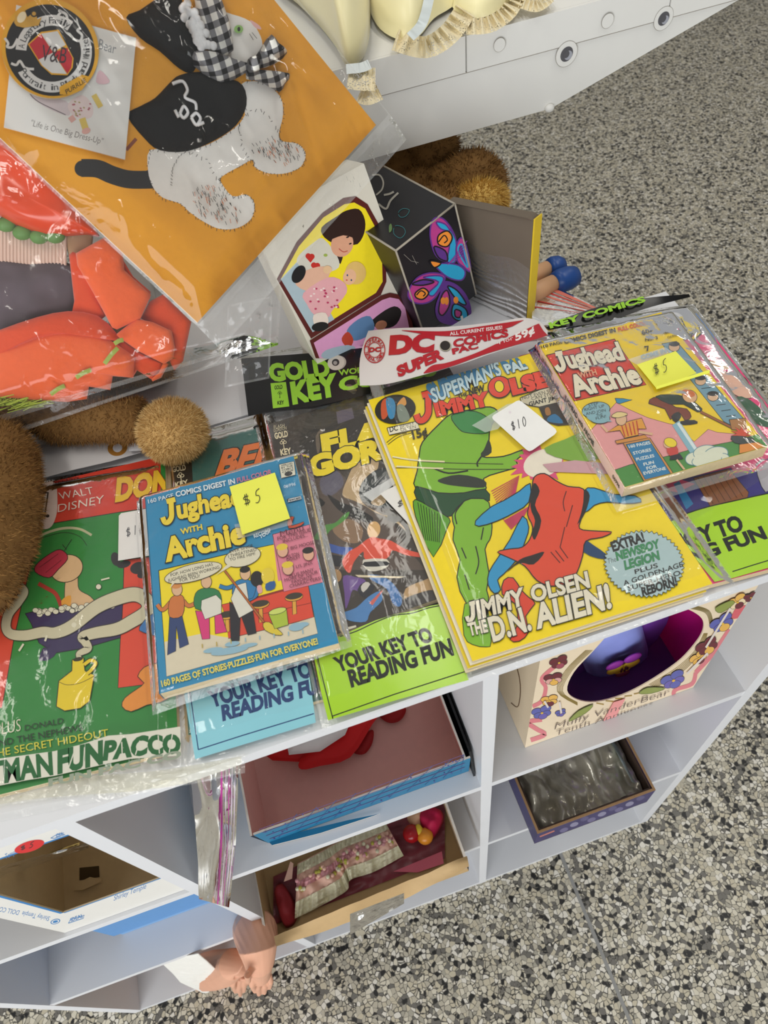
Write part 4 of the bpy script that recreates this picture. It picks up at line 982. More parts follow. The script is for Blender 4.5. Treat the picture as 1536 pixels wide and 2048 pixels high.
# ================================================================== ORANGE CAT CARD
nc = Vector((math.sin(math.radians(20)) * math.cos(math.radians(38)), -math.cos(math.radians(20)) * math.cos(math.radians(38)), math.sin(math.radians(38)))).normalized()
dC = ray((395, 645)); PC = CAM + dC.normalized() * .555
cpl = (PC, nc); up_ = nc
cp = lambda p, h=0: at(p, pl=(PC + nc * h, nc))
A0, R0 = cp((395, 645)), cp((752, 250)); Ld = (cp((10, 270)) - A0).normalized(); Rd = (R0 - A0); Ld = (Ld - Rd.normalized() * Ld.dot(Rd.normalized())).normalized()
OC = mat('e5a02a', .5, 'orange_card', .04, 240, .15, .35)
cc = thing('cat_costume_card', 'orange card with printed white cat wearing black felt cap and cape with gingham bow', 'doll clothes', PC)
q = MB(); q.prism([p - nc * .0022 for p in (A0, R0, R0 + Ld * .34, A0 + Ld * .34)], nc * .0022, OC, mat('ead9c6', .6, 'card_edge')); q.build('card', cc)
pr = Print(pl=cpl, clip=None)
WT = 'e8e7e2'
cat = c1((600, 600), (592, 680), (610, 745), (650, 790), (720, 815), (760, 850), (820, 890), (880, 916), (950, 912), (1005, 875), (1018, 815), (985, 778), (930, 785), (885, 730), (890, 705), (960, 665), (1010, 640), (1020, 670), (1080, 695), (1150, 692), (1205, 665), (1222, 615), (1190, 575), (1130, 565), (1115, 535), (1132, 460), (1120, 385), (1050, 330), (960, 340), (980, 460), (900, 540), (800, 590), (700, 604))
pr.line(c1((325, 672), (390, 675), (450, 700), (520, 718), (620, 718)), 36, '2b2a2a', 6).ell(c1((328, 674))[0], 15, 16, '2b2a2a')
pr.line(c1((505, 600), (545, 555)), 7, '8a4a34')
pr.poly(cat, WT, 3)
pr.poly(c1((880, 60), (930, 58), (1000, 85), (1035, 130), (1050, 180), (1035, 240), (960, 270), (900, 220)), WT, 3)
pr.poly(c1((1000, 80), (1035, 100), (1045, 118), (1020, 110)), 'e7b7b4', 3)
hat_ = '3a3a3a'
def tufts(path, seed, ln=7):
    r = random.Random(seed); P_ = smooth(path, 10, False)
    for p in P_[::2]:
        a = r.uniform(0, 6.28); pr.line([p, (p[0] + ln * math.cos(a) * .5, p[1] + ln * abs(math.sin(a)))], 1.1, hat_)
tufts(cat + [cat[0]], 1, 6)
tufts(c1((680, 740), (690, 670), (740, 610), (820, 640), (870, 720)), 2, 8); tufts(c1((1000, 640), (960, 560), (960, 480), (1040, 440), (1110, 520)), 3, 8)
def hatch(c, rx, ry, n, seed):
    r = random.Random(seed)
    for _ in range(n):
        a, d = r.uniform(0, 6.28), math.sqrt(r.random()); x, y = c[0] + rx * d * math.cos(a), c[1] + ry * d * math.sin(a)
        col = 'd57a45' if r.random() < .35 else '2f2f30'
        pr.line(c1((x, y), (x + r.uniform(3, 10), y + r.uniform(9, 20))), .95, col)
    pr.k = pr.k - n + 1
hatch((830, 800), 72, 62, 75, 5); hatch((905, 850), 52, 42, 34, 6); hatch((1060, 590), 62, 46, 42, 7); hatch((1130, 610), 62, 44, 48, 8)
pr.ell(c1((952, 122))[0], 9, 8, '8fbf6a').ell(c1((953, 122))[0], 3, 4.5, '1b1b1b').line(c1((995, 140), (1010, 165)), 1, '4a4a4a').line(c1((1005, 135), (1025, 160)), 1, '4a4a4a')
pr.build(cc, 'printed_cat')
FB = mat('191919', .75, 'black_felt', .1, 200, .3, .25)
def onc(pts, h, m, name, amp=.0, sm=3, h0=.0006, flat=.5, par=None):
    q = MB(); q.puff([cp(p, h0) for p in (smooth(pts, sm) if sm else pts)], nc, h, m, rings=8, amp=amp, sc=60, flat=flat, base=.0004); return q.build(name, par or cc)
onc(c1((510, 462), (560, 425), (620, 392), (680, 330), (720, 300), (800, 288), (900, 310), (970, 340), (986, 420), (945, 500), (860, 560), (750, 604), (640, 600), (580, 555)), .007, FB, 'felt_cape', .001)
onc(c1((505, 70), (560, 40), (640, -10), (720, -10), (735, 30), (780, 100), (810, 180), (775, 285), (720, 275), (640, 205), (560, 150)), .008, FB, 'felt_cap', .002)
WL = mat('ececec', .8, 'white_lace', .05, 100, .5)
q = MB(); r = random.Random(9)
for k in range(46):
    t = r.random(); c = (735 + 95 * t + r.uniform(-24, 24), 10 + 185 * t + r.uniform(-14, 14)); p = cp(c1(c)[0], .0095)
    q.ell(p, (.0028, .0028, .0028), WL, 8, 6)
q.build('lace_ruffle', cc)
def gingham():
    m, nt, b, N, L = nodes('gingham'); tc = N('ShaderNodeTexCoord'); sx = N('ShaderNodeSeparateXYZ'); L(tc.outputs['Object'], sx.inputs[0])
    outs = []
    for ax, fq in (('X', 720), ('Z', 900)):
        mu = N('ShaderNodeMath'); mu.operation = 'MULTIPLY'; mu.inputs[1].default_value = fq; L(sx.outputs[ax], mu.inputs[0])
        si = N('ShaderNodeMath'); si.operation = 'SINE'; L(mu.outputs[0], si.inputs[0])
        gt = N('ShaderNodeMath'); gt.operation = 'GREATER_THAN'; gt.inputs[1].default_value = .1; L(si.outputs[0], gt.inputs[0]); outs.append(gt)
    ad = N('ShaderNodeMath'); ad.operation = 'ADD'; L(outs[0].outputs[0], ad.inputs[0]); L(outs[1].outputs[0], ad.inputs[1])
    hf = N('ShaderNodeMath'); hf.operation = 'MULTIPLY'; hf.inputs[1].default_value = .5; L(ad.outputs[0], hf.inputs[0])
    rp = N('ShaderNodeValToRGB'); rp.color_ramp.interpolation = 'CONSTANT'; e = rp.color_ramp.elements
    e[0].color = lin('e4e3dc'); e[1].position = .4; e[1].color = lin('77777a'); k = e.new(.8); k.color = lin('17171a')
    L(hf.outputs[0], rp.inputs[0]); L(rp.outputs[0], b.inputs['Base Color']); b.inputs['Roughness'].default_value = .7
    return m
GG = gingham()
bow = thing  # (parts of the card follow)
for pts, h in ((((775, -20), (880, -20), (935, 200), (840, 205)), .005), (((768, 210), (860, 215), (950, 250), (1000, 265), (985, 290), (880, 335), (790, 275), (768, 250)), .009), (((1010, 250), (1045, 190), (1080, 142), (1112, 180), (1148, 212), (1100, 255), (1030, 275)), .009), (((1005, 285), (1060, 285), (1160, 298), (1140, 335), (1118, 368), (1050, 330), (1000, 315)), .006), (((990, 240), (1030, 240), (1030, 310), (985, 315)), .012)):
    onc(c1(*pts), h, GG, 'gingham_bow', .001, 2, .004)
q = MB(); emb = [c1(*a) for a in (((690, 335), (730, 325), (750, 360), (740, 390), (780, 410), (785, 440)), ((720, 455), (735, 425), (752, 450), (735, 472), (720, 455)), ((765, 470), (785, 452), (802, 475), (785, 500), (765, 470)), ((790, 500), (815, 490)), ((700, 440), (715, 470)))]
for p_ in emb: q.tube([cp(p, .0082) for p in smooth(p_, 4, False)], .0011, WL, 6)
q.build('embroidery', cc)
# booklet tucked in the bag
bkq = [cp(p, .0028) for p in cT((140, 50), (1160, 330), (1066, 1366), (34, 1090))]
bk_ = thing('booklet', 'white booklet reading Life is One Big Dress-Up on the orange card', 'booklet', bkq[3])
q = MB(); q.prism(bkq[::-1], nc * .0012, mat('dcdcd8', .45, 'white_paper', .02, 80)); q.build('pages', bk_)
pr = Print(pl=(PC + nc * .0040, nc))
pr.text('Bear', *cT((838, 415), (985, 462), (850, 330)), '8a8f93', .0)
pr.text('"Life is One Big Dress-Up"', *cT((258, 1072), (872, 1232), (272, 1022)), '6f6a66', -.005)
pr.poly(cT((255, 800), (560, 860), (600, 960), (560, 985), (380, 910)), 'cfc3c6', 3).line(cT((255, 800), (330, 870), (560, 980)), 1.6, '5a5356', 4)
pr.poly(cT((585, 880), (700, 810), (790, 900), (780, 1000), (680, 1010), (600, 960)), 'dccbc9', 3)
for a, c in rnd_pts(20, 8): pr.ell(cT((620 + 150 * a, 860 + 130 * c))[0], 2.4, 1.6, ['b06a72', 'a79a6a'][int(a * 9) % 2], 20, 8)
pr.line(cT((635, 1000), (595, 1030)), 12, 'd9a9a0').line(cT((700, 1010), (735, 1115)), 13, 'd6bd62', 3).ell(cT((735, 1118))[0], 9, 6, 'd9a9a0', -20).line(cT((800, 810), (860, 915)), 11, 'd6bd62', 3)
pr.poly(cT((850, 600), (935, 690), (890, 720), (820, 700)), 'd8b6bd', 3)
pr.build(bk_, 'printed_picture', 'lettering')
# oval badge
bd = thing('oval_badge', 'round black badge with yellow rim, crown and red and white shield, on the booklet', 'badge', cp((100, 100), .005))
q = MB(); oc = (428, 428)
ov = lambda rx, ry, n=56, rot=-35: [(oc[0] + rx * math.cos(t) * math.cos(math.radians(rot)) - ry * math.sin(t) * math.sin(math.radians(rot)), oc[1] + rx * math.cos(t) * math.sin(math.radians(rot)) + ry * math.sin(t) * math.cos(math.radians(rot))) for t in [2 * math.pi * i / n for i in range(n)]]
q.prism([cp(p, .0046) for p in cT(*ov(405, 432))][::-1], nc * .0022, mat('dda41c', .35, 'yellow_card'), mat('c9c3b5', .6, 'card_edge')); q.build('disc', bd)
pr = Print(pl=(PC + nc * .0069, nc))
BK_ = '18181a'; OW = 'd5d5d2'
pr.poly(cT(*ov(372, 400)), BK_)
def arcband(a0, a1, r, wd, col):
    pts = []
    for i in range(25):
        t = math.radians(a0 + (a1 - a0) * i / 24); pts.append((oc[0] + 18 + r * math.cos(t), oc[1] + 18 + r * 1.02 * math.sin(t)))
    pr.line(cT(*pts), wd * .234, col)
arcband(184, 305, 268, 92, OW); arcband(150, -22, 292, 92, OW)
for a in (((480, 150), (520, 100), (500, 90), (560, 120), (575, 160)), ((40, 325), (70, 370), (60, 400), (110, 400), (150, 330)), ((95, 540), (140, 555), (170, 520), (215, 580), (290, 590)), ((620, 330), (680, 350), (700, 300), (660, 260), (690, 240))): pr.line(cT(*a), 5, OW, 4)
pr.ring('A Legendary Family', cT((oc[0] + 18, oc[1] + 18))[0], 268 * .234, 273 * .234, 188, 303, 13, '2a2a2c', 0, -.005)
pr.ring('Portrait in Black and White', cT((oc[0] + 18, oc[1] + 18))[0], 292 * .234, 298 * .234, 150, -20, 13, '2a2a2c', 0, -.005)
pr.poly(cT((238, 380), (350, 275), (500, 255), (560, 370), (628, 500), (620, 580), (575, 645), (440, 640), (350, 560)), 'dda41c', 0)
pr.poly(cT((250, 382), (350, 292), (452, 450), (330, 512)), 'c22230').poly(cT((350, 290), (490, 268), (560, 385), (455, 450)), OW).poly(cT((455, 450), (575, 410), (618, 500), (608, 580), (575, 632), (520, 550)), 'c22230').poly(cT((330, 512), (452, 452), (570, 634), (440, 625), (360, 560)), OW)
pr.text('V&B', *cT((345, 520), (560, 545), (365, 385)), '3a2d33', .0)
pr.poly(cT((120, 195), (135, 130), (180, 170), (210, 85), (235, 150), (300, 95), (320, 170), (355, 150), (330, 220), (200, 240), (140, 225)), 'c79a3a').ell(cT((185, 150))[0], 8, 12, 'e9dcb8', 30).ell(cT((290, 120))[0], 7, 7, '2a241c').ell(cT((290, 120))[0], 4, 4, 'c79a3a')
pr.poly(cT((508, 745), (700, 640), (775, 660), (700, 770), (600, 815), (510, 808)), 'dda41c')
pr.text('PURRLIE', *cT((568, 808), (738, 700), (555, 772)), '5a4518', .02)
pr.build(bd, 'printed_emblem', 'lettering')
# clear sleeve round the card
cs = thing('plastic_sleeve', 'clear plastic sleeve around the orange cat card, sealed along its lower right edge', 'plastic bag', A0)
S0, S1 = cp((372, 668), .013), cp((785, 272), .013)
def sl(u, v):
    P = A0 - Rd.normalized() * .003 - Ld * .004 + (Rd + Rd.normalized() * .016) * u + Ld * (.355 * v)
    h = .0135 + .0022 * noise.noise((u * 4, v * 5, 2)) + .0005 * noise.noise((u * 11, v * 13, 6)) + .0040 * crease(u, v, 2.3) + .0030 * crease(v * 1.3, u * 1.4, 5.1) + .0025 * crease(u * 1.7, v * 1.2, 7.7)
    e = min(1, 12 * min(u, 1 - u, v + .02)); return P + nc * (h * (.25 + .75 * e))
q = MB(); q.grid(sl, 130, 130, plastic('sleeve_film', .012, rough=.06, scale=30, strength=.1, gl=.008), SEAM, 1); q.build('front_sheet', cs)
q = MB(); q.grid(lambda u, v: sl(u, 0) - Ld * (.020 * v) - nc * (.004 * v) + nc * .0014 * noise.noise((u * 24, v * 6, 3)), 70, 8, plastic('sleeve_flap', .12, rough=.12, scale=60, strength=.6, gl=.03), SEAM, 1); q.build('sealed_flap', cs)
# ================================================================== COMICS ON THE SHELF TOP
PAGE = mat('cdb893', .8, 'newsprint', .12, 300, .2)
def rect(TL, BL, wdt, z):
    a, b = at(TL, z=z), at(BL, z=z); d = (b - a); r = Vector((-d.y, d.x, 0)).normalized() * wdt
    return [a, a + r, b + r, b]
def comic(name, label, quad, thick, base, group=None, cat='comic book', copies=0, off=(0, 0), spine=None):
    z = quad[0].z; c = sum(quad, Vector()) / 4
    th = thing(name, label, cat, (c.x, c.y, z - thick), group)
    q = MB(); q.prism([p - V(0, 0, thick) for p in quad][::-1], V(0, 0, thick - .0004), PAGE); q.build('pages', th)
    q = MB(); q.prism([p - V(0, 0, .0004) for p in quad][::-1], V(0, 0, .0004), ink(base)); cov = q.build('cover', th)
    if spine:
        q = MB(); a, b = quad[0], quad[3]; o = (a - quad[1]).normalized()
        q.prism([a + o * .0003 - V(0, 0, thick), b + o * .0003 - V(0, 0, thick), b + o * .0003, a + o * .0003], o * .0004, mat(spine, .5, 'spine_card')); q.build('spine', th)
    pr = Print(z=z, clip=[pix(p) for p in quad]); pr.par = cov
    return th, pr
def under(name, label, quad, thick, cols, group, shift):
    """comics lying under the top one, fanned a little"""
    for i, cl in enumerate(cols):
        s = V(*shift) * (i + 1); z1 = quad[0].z - thick * (i + 1) - .0006 * (i + 1)
        qd = [V(p.x + s.x, p.y + s.y, z1) for p in quad]
        comic(name, label[i], qd, thick - .0003, cl, group)
def bag(label, pts, z, zlow, group=None, amp=.0012, mt=None, nx=44, ny=60, seed=1, edge=None, name='comic_bag', drop=.10):
    """loose clear sleeve: top sheet with wrinkles, falling to the table at its edges"""
    c = [at(p, z=z) for p in pts]; ct = sum(c, Vector()) / 4
    th = thing(name, label, 'plastic sleeve', (ct.x, ct.y, zlow), group)
    def fn(u, v):
        P = bil(c, u, v); d = min(u / drop, (1 - u) / drop, v / (drop * .7), (1 - v) / (drop * .7), 1)
        d = d * d * (3 - 2 * d); zz = zlow + (z - zlow) * d
        w_ = amp * (.8 * noise.noise((u * 3.5 + seed, v * 5, seed)) + .12 * noise.noise((u * 13, v * 17 + seed, seed)) + 1.1 * crease(u, v * 1.3, seed * .77) + .7 * crease(v * 1.2, u * 1.1, seed * .31 + 4))
        return V(P.x, P.y, max(zz + w_, zlow + .0002 + abs(w_) * .3))
    q = MB(); q.grid(fn, nx, ny, mt or CLEAR, edge or SEAM, 1); q.build('top_sheet', th)
    return th, fn
LIME, LB, NAVY = 'a6d32a', '8ccbd8', '16386e'
def label_plate(th, pts, z, col, fr, border, lines, name='printed_label', bend=True, ln='lettering'):
    q = MB(); P = [at(p, z=z) for p in pts]; q.prism(P[::-1], V(0, 0, .0003), mat(col, .22, 'printed_film', .05, 40, .12, .5)); q.build(name, th)
    pr = Print(z=z + .0003)
    for a in border: pr.line(a, 2.2, fr, let=True, sm=4 if len(a) > 3 else 0)
    for tx, p0, p1, p2, bow in lines: pr.text(tx, p0, p1, p2, fr, .05, bow)
    pr.build(th, 'printed_border', ln)

# ---------- red and green comic, far left
z = T + .0065
g0, g1 = at((329, 911), z=z), at((357, 1512), z=z); d = (g1 - g0).normalized(); lf = Vector((d.y, -d.x, 0)); lf = lf if lf.x < 0 else -lf
qd = [g0 + lf * .176, g0, g0 + d * .262, g0 + d * .262 + lf * .176]
cm, pr = comic('comic_book', 'comic with red top band and green cover showing a yellow jug, far left', qd, .006, '2a7f34')
pr.poly(cA((300, 500), (430, 462), (1540, 250), (1545, 735), (1140, 790), (540, 890), (200, 950)), 'cf3a25')
pr.line(cA((200, 950), (540, 890), (1140, 790), (1545, 735)), 1.5, '2b1a14')
pr.poly([(75, 1062), (56, 1152), (27, 1283), (4, 1416), (-60, 1416), (-60, 1062)], 'd3432c', 0, ol='2b1a14', olw=1.5)
pr.poly([(248, 1120), (330, 1110), (335, 1365), (316, 1366), (236, 1376), (241, 1270), (246, 1200)], 'd7462d', 0, ol='2b1a14', olw=1.5)
pr.line(cA((310, 1080), (420, 1000), (600, 945), (760, 950), (880, 1010)), 5, 'b9b58c', 5).line(cA((360, 1050), (600, 985), (760, 1020), (835, 1110)), 1.3, '1c3a20', 5)
for c, a, b_ in (((1110, 1240), 9, 14), ((1330, 1325), 17, 12), ((1370, 1390), 11, 7), ((1190, 1290), 14, 7)): pr.ell(cA(c)[0], a, b_, '2d2a2a', -15)
# plain bather stand-in: cap, round head, shoulders, brush
pr.poly(cA((640, 1420), (740, 1400), (760, 1530), (870, 1600), (900, 1680), (640, 1740), (620, 1600)), 'd2ab7c', 4, ol='2b1a14', olw=1.2)
pr.ell(cA((640, 1330))[0], 33, 27, 'd6af80', -20, ol='2b1a14', olw=1.4)
pr.poly(cA((335, 1360), (370, 1270), (540, 1155), (620, 1170), (650, 1240), (560, 1340), (470, 1420)), 'b52c40', 3, ol='2b1a14', olw=1.5)
for a in (((420, 1290), (560, 1190)), ((440, 1370), (590, 1250)), ((380, 1320), (480, 1250))): pr.line(cA(*a), 1.2, '6a1726')
pr.line(cA((640, 1150), (600, 1100)), 1.2, '1c1c1c').line(cA((620, 1160), (690, 1050)), 1.2, '1c1c1c')
pr.line(cA((370, 1475), (450, 1520), (540, 1580), (600, 1730)), 8, 'a63327', 4)
pr.poly(cA((590, 1640), (680, 1590), (670, 1720), (620, 1730)), 'dc9a3a', 3)
pr.poly(cB((195, 105), (330, 75), (700, 60), (945, -30), (938, 120), (925, 290), (640, 372), (420, 408), (300, 330), (240, 180)), '33264f', 0, ol='17101f', olw=1.5)
pr.poly(cB((335, 365), (300, 460), (330, 468), (375, 462), (435, 405)), '33264f', 2)
r = random.Random(12)
for k in range(46):
    a = r.random(); x = 270 + 600 * a; y = 95 - 70 * a + r.uniform(-14, 26)
    if 640 < x < 760: y += r.uniform(0, 60)
    pr.ell(cB((x, y))[0], 6, 5, 'd9d2b8', 0, 12, ol='3a3228', olw=.8); pr.k -= 1
SM = 'c6bd9d'
def ribbon(path, wds, col, ol):
    P_ = smooth(path, 8, False); n = len(P_); k = len(wds) - 1; L_, R_ = [], []
    for w0 in (3, 0):
        l, r_ = [], []
        for i, p in enumerate(P_):
            t = Vector(P_[min(i + 1, n - 1)]) - Vector(P_[max(i - 1, 0)]); t = t.normalized() if t.length else Vector((1, 0)); nn = Vector((-t.y, t.x))
            f = i / (n - 1) * k; j = min(k - 1, int(f)); wd = (wds[j] + (wds[j + 1] - wds[j]) * (f - j)) / 2 + w0 / 2
            l.append(Vector(p) + nn * wd); r_.append(Vector(p) - nn * wd)
        for i in range(n - 1): pr.put(pr.art, [tuple(l[i]), tuple(l[i + 1]), tuple(r_[i + 1]), tuple(r_[i])], ol if w0 else col)
        pr.k += 1
ribbon(cB((615, 455), (610, 415), (680, 375), (655, 320), (640, 285), (740, 255), (900, 225), (1010, 170), (1130, 90), (1130, 10), (1040, -40), (900, -10), (740, 60), (560, 200), (430, 255), (330, 250), (200, 275), (90, 265), (50, 210), (70, 110), (140, 20), (190, -60), (150, -110)), (8, 14, 20, 24, 26, 28, 26, 22, 20, 18, 18, 14), SM, '3a3228')
pr.poly(cB((558, 462), (600, 455), (645, 445), (650, 500), (655, 545), (728, 580), (692, 780), (620, 835), (500, 855), (436, 820), (455, 625), (556, 545), (556, 500)), 'e0c31c', 0, ol='2b2208', olw=1.8)
pr.line(cB((648, 500), (700, 466), (738, 488), (705, 540), (672, 568)), 10, '2b2208', 5).line(cB((648, 500), (700, 466), (738, 488), (705, 540), (672, 568)), 6.5, 'e0c31c', 5)
pr.line(cB((457, 632), (520, 655), (620, 640), (722, 590)), 1.2, '6b5a10', 4).ell(cB((603, 458))[0], 10, 4, '2b2208', -12)
pr.poly(cB((1060, 590), (1110, 520), (1200, 490), (1330, 480), (1330, 740), (1130, 810), (1010, 860), (940, 820), (962, 755), (1050, 690), (1110, 640)), 'de8a35', 2, ol='3a2410', olw=1.5)
pr.poly(cB((1075, 210), (1180, 105), (1330, 100), (1330, 290), (1110, 255)), '3f74ab', 2, ol='2b1a14', olw=1.2)
pr.ell(cB((572, 195))[0], 5, 5, 'd9d2b8').ell(cA((950, 1510))[0], 5.5, 5.5, 'd9d2b8', ol='2b1a14', olw=1).line(cA((975, 1445), (1055, 1425)), 3, 'd9d2b8').line(cB((350, 320), (365, 275)), 4, 'd9d2b8').line(cB((150, 395), (185, 340)), 4, 'd9d2b8')
pr.poly(cA((345, 900), (400, 500), (480, 490), (540, 530), (555, 640), (550, 800), (500, 930), (420, 955)), 'd8c2b6', 4)
pr.poly(cA((418, 598), (474, 602), (440, 846), (372, 808)), '1d1c1c').poly(cA((425, 625), (458, 612), (430, 800), (385, 790)), 'cfc9c2').ell(cA((460, 830))[0], 4, 3.4, '1d1c1c')
pr.text('DONALD DUCK', *cA((520, 528), (768, 482), (515, 500)), '3b1512', .02)
pr.text('WALT', *cA((580, 675), (905, 618), (562, 608)), 'e6d8c6', -.005).text('DISNEY', *cA((558, 797), (1000, 705), (562, 722)), 'e6d8c6', -.005)
pr.text('DONALD', *cA((1122, 682), (2050, 512), (1140, 478)), 'e0b324', .06, ol='9a3a1c', olo=.02)
pr.text('PLUS', *cB((-30, 1045), (165, 1008), (-30, 952)), 'd9d3b8', -.01).text('DONALD', *cB((195, 1008), (492, 950), (195, 965)), '1c2a1c', .0)
pr.text('AND THE NEPHEWS', *cB((-55, 1138), (640, 1006), (-60, 1088)), '1c2a1c', .0).text('THE SECRET HIDEOUT', *cB((-75, 1218), (838, 1050), (-80, 1162)), 'd9cf3a', .0)
pr.build(cm)
bgA, _ = bag('clear bag with green stencil lettering around the red and green comic', [(-150, 985), (345, 898), (366, 1560), (-130, 1660)], T + .0098, T + .0006, seed=3, amp=.0014, mt=CLEAR)
q = MB(); hp = [at(p, z=T + .0075) for p in cA((330, 165), (440, 142), (700, 112), (1160, 66), (1235, 112), (1350, 218), (1060, 302), (700, 385), (430, 458), (330, 480))]
q.prism(hp[::-1], V(0, 0, .0004), mat('d3d0d0', .35, 'white_header', .05, 40)); q.build('header_card', bgA, 'blank white header card')
pr = Print(z=T + .0079); pr.ell(cA((1128, 172))[0], 20, 16, 'a5722f', -12).ell(cA((1128, 172))[0], 9.5, 8.5, 'd9dbe2', -12); pr.build(bgA, 'hole_ring')
q = MB(); q.grid(lambda u, v: at(cA((1235 + 235 * u, (108 + 0 * u) + (95 - 30 * u) * v + 20 * u))[0], z=T + .012 + .003 * math.sin(u * 4)), 10, 6, mat('d9dade', .4, 'white_header', .04, 40)); q.build('folded_corner', bgA)
pr = Print(z=T + .0100)
band = cB((-60, 1225), (200, 1190), (420, 1160), (620, 1110), (830, 1042), (1000, 1030), (1200, 1000), (1385, 972), (1390, 1195), (1000, 1220), (800, 1262), (420, 1350), (200, 1385), (0, 1425), (-60, 1430))
pr.poly(band, mat('d3d1c0', .3, 'printed_white_film', .05, 50)); pr.k += 2
SG = '1f5f30'
pr.text('WHITMAN', *cB((-430, 1480), (402, 1335), (-440, 1320)), SG, .045).text('FUN', *cB((452, 1325), (780, 1250), (452, 1165)), SG, .06).text('PAC', *cB((800, 1225), (1118, 1180), (815, 1092)), SG, .06).text('CO', *cB((1145, 1180), (1380, 1170), (1140, 1050)), SG, .06)
for a in (((520, 1310), (575, 1150)), ((640, 1290), (650, 1130)), ((940, 1210), (935, 1090)), ((1040, 1190), (1075, 1080)), ((1225, 1180), (1215, 1040)), ((1300, 1170), (1325, 1030))): pr.line(cB(*a), 2.2, mat('d3d1c0', .3, 'printed_white_film', .05, 50), let=True)
pr.text('FUN PAC CO', *cB((380, 1430), (1385, 1210), (380, 1375)), mat('8f9a86', .4, 'show_through_print'), .05)
pr.build(bgA, 'printed_band', 'lettering')
q = MB()
q.grid(lambda u, v: at(((-70 + 560 * u), (1575 - 150 * u * .42 + 48 * u * u * 0) + (52 - 14 * u) * v - 6 * math.sin(u * 7)), z=T + .0030 + .0022 * noise.noise((u * 26, v * 4, 2)) + .002 * (1 - v)), 80, 12, plastic('yellowed_film', .22, (.96, .94, .82), rough=.12, scale=60, strength=.3, gl=.02), SEAM, 1); q.build('loose_end', bgA)
pt = thing('price_tag', 'white ten dollar tag half under the blue digest, on the red and green comic', 'price tag', at((268, 1075), z=T + .0105), 'white price tags')
q = MB(); q.prism([at(p, z=T + .0106) for p in cA((1135, 1255), (1142, 825), (1165, 800), (1480, 745), (1500, 1195))][::-1], V(0, 0, .0003), mat('dcd8d2', .5, 'white_tag')); q.build('tag', pt)
pr = Print(z=T + .0109); hand(pr, '$10', *cA((1205, 1035), (1400, 975), (1200, 945)), col='3a3a44'); pr.build(pt, ln='handwriting')

# ---------- teal comic and its light blue label
z = T + .0055
qd = rect((336, 898), (377, 1470), .172, z)
cm, pr = comic('comic_book', 'dark teal comic with orange capitals, mostly hidden behind the blue digest', qd, .005, '2f5f57')
pr.poly(cC((195, 60), (375, 30), (390, 300), (215, 330)), '14120f')
for a, col in ((((140, 60), (188, 55), (195, 130), (150, 140)), 'd8436d'), (((158, 140), (195, 132), (215, 240), (170, 245)), '3b6fb3'), (((170, 248), (210, 242), (222, 330), (180, 330)), 'd8436d')): pr.poly(cC(*a), col)
CRMI = 'e3d6b0'
def key(pr, c, s, col, ang=-8):
    a = math.radians(ang); f = lambda x, y: (c[0] + (x * math.cos(a) - y * math.sin(a)) * s, c[1] + (x * math.sin(a) + y * math.cos(a)) * s)
    for x, y in ((-.28, 0), (.28, 0), (0, -.28)):
        pts = [f(x + .24 * math.cos(t * .5236), y + .22 * math.sin(t * .5236)) for t in range(13)]; pr.line(pts, s * .1, col)
    pr.line([f(0, 0), f(.02, 1.25)], s * .12, col).line([f(-.12, 1.05), f(.16, 1.05)], s * .1, col)
pr.text('BEETLE', *cC((228, 88), (340, 66), (226, 66)), CRMI, .0).text('BAILEY', *cC((230, 120), (338, 98), (228, 96)), CRMI, .0)
pr.text('GOLD', *cC((240, 162), (336, 145), (234, 125)), CRMI, .03); key(pr, cC((297, 190))[0], 13, CRMI); pr.text('KEY', *cC((262, 275), (352, 252), (256, 240)), CRMI, .03)
pr.text('BEETLE', *cC((560, 190), (1350, 20), (622, 10)), 'd9702c', .05, ol='141414', olo=.03)
pr.build(cm)
bgB, _ = bag('clear bag around the teal comic, with a light blue reading fun label at its foot', [(318, 872), (545, 812), (668, 1440), (362, 1522)], T + .0080, T + .0006, seed=5, amp=.0010)
label_plate(bgB, cE((128, 440), (1240, 130), (1318, 700), (228, 1032)), T + .0062, LB, NAVY,
            [cE((180, 425), (200, 560), (225, 730), (256, 946)), cE((254, 946), (640, 822), (1300, 620))],
            [('YOUR KEY TO', *cE((386, 558), (1288, 276), (345, 425)), 0), ('READING FUN', *cE((482, 680), (1450, 395), (468, 552)), 0)])
# ---------- flash comic
z = T + .0125
qd = rect((533, 850), (668, 1270), .170, z)
cm, pr = comic('comic_book', 'dark comic with yellow FLA GOR lettering and painted cave scene, above the lime label', qd, .005, '3b342d', 'dark cave comics')
pr.poly(cG((500, 160), (900, 120), (1150, 480), (520, 760), (450, 650), (420, 420)), '2a251e')
pr.poly(cG((735, 185), (870, 150), (890, 240), (750, 290)), '5a5260')
pr.poly(cG((560, 400), (620, 330), (600, 480), (580, 560)), '6a5c4c', 3)
pr.poly(cG((530, 770), (760, 690), (860, 820), (1000, 960), (1200, 1080), (1300, 1300), (1500, 1536), (560, 1536), (480, 800)), '55483f', 0)
pr.poly(cG((600, 760), (740, 690), (800, 800), (700, 900), (620, 880)), '5c5866', 3)
pr.poly(cG((900, 640), (1090, 555), (1100, 600), (1080, 690), (980, 780), (930, 860), (960, 960), (1080, 1050), (1230, 1090), (1330, 1200), (1200, 1100), (900, 950), (790, 900), (830, 760)), 'b59a72', 3)
pr.poly(cG((960, 790), (1090, 680), (1260, 700), (1330, 900), (1180, 1010), (1010, 970), (940, 900)), '2a3030', 4, ol='141414', olw=1.5)
pr.poly(cG((1030, 960), (1120, 890), (1160, 950), (1100, 990)), 'b59a72', 3)
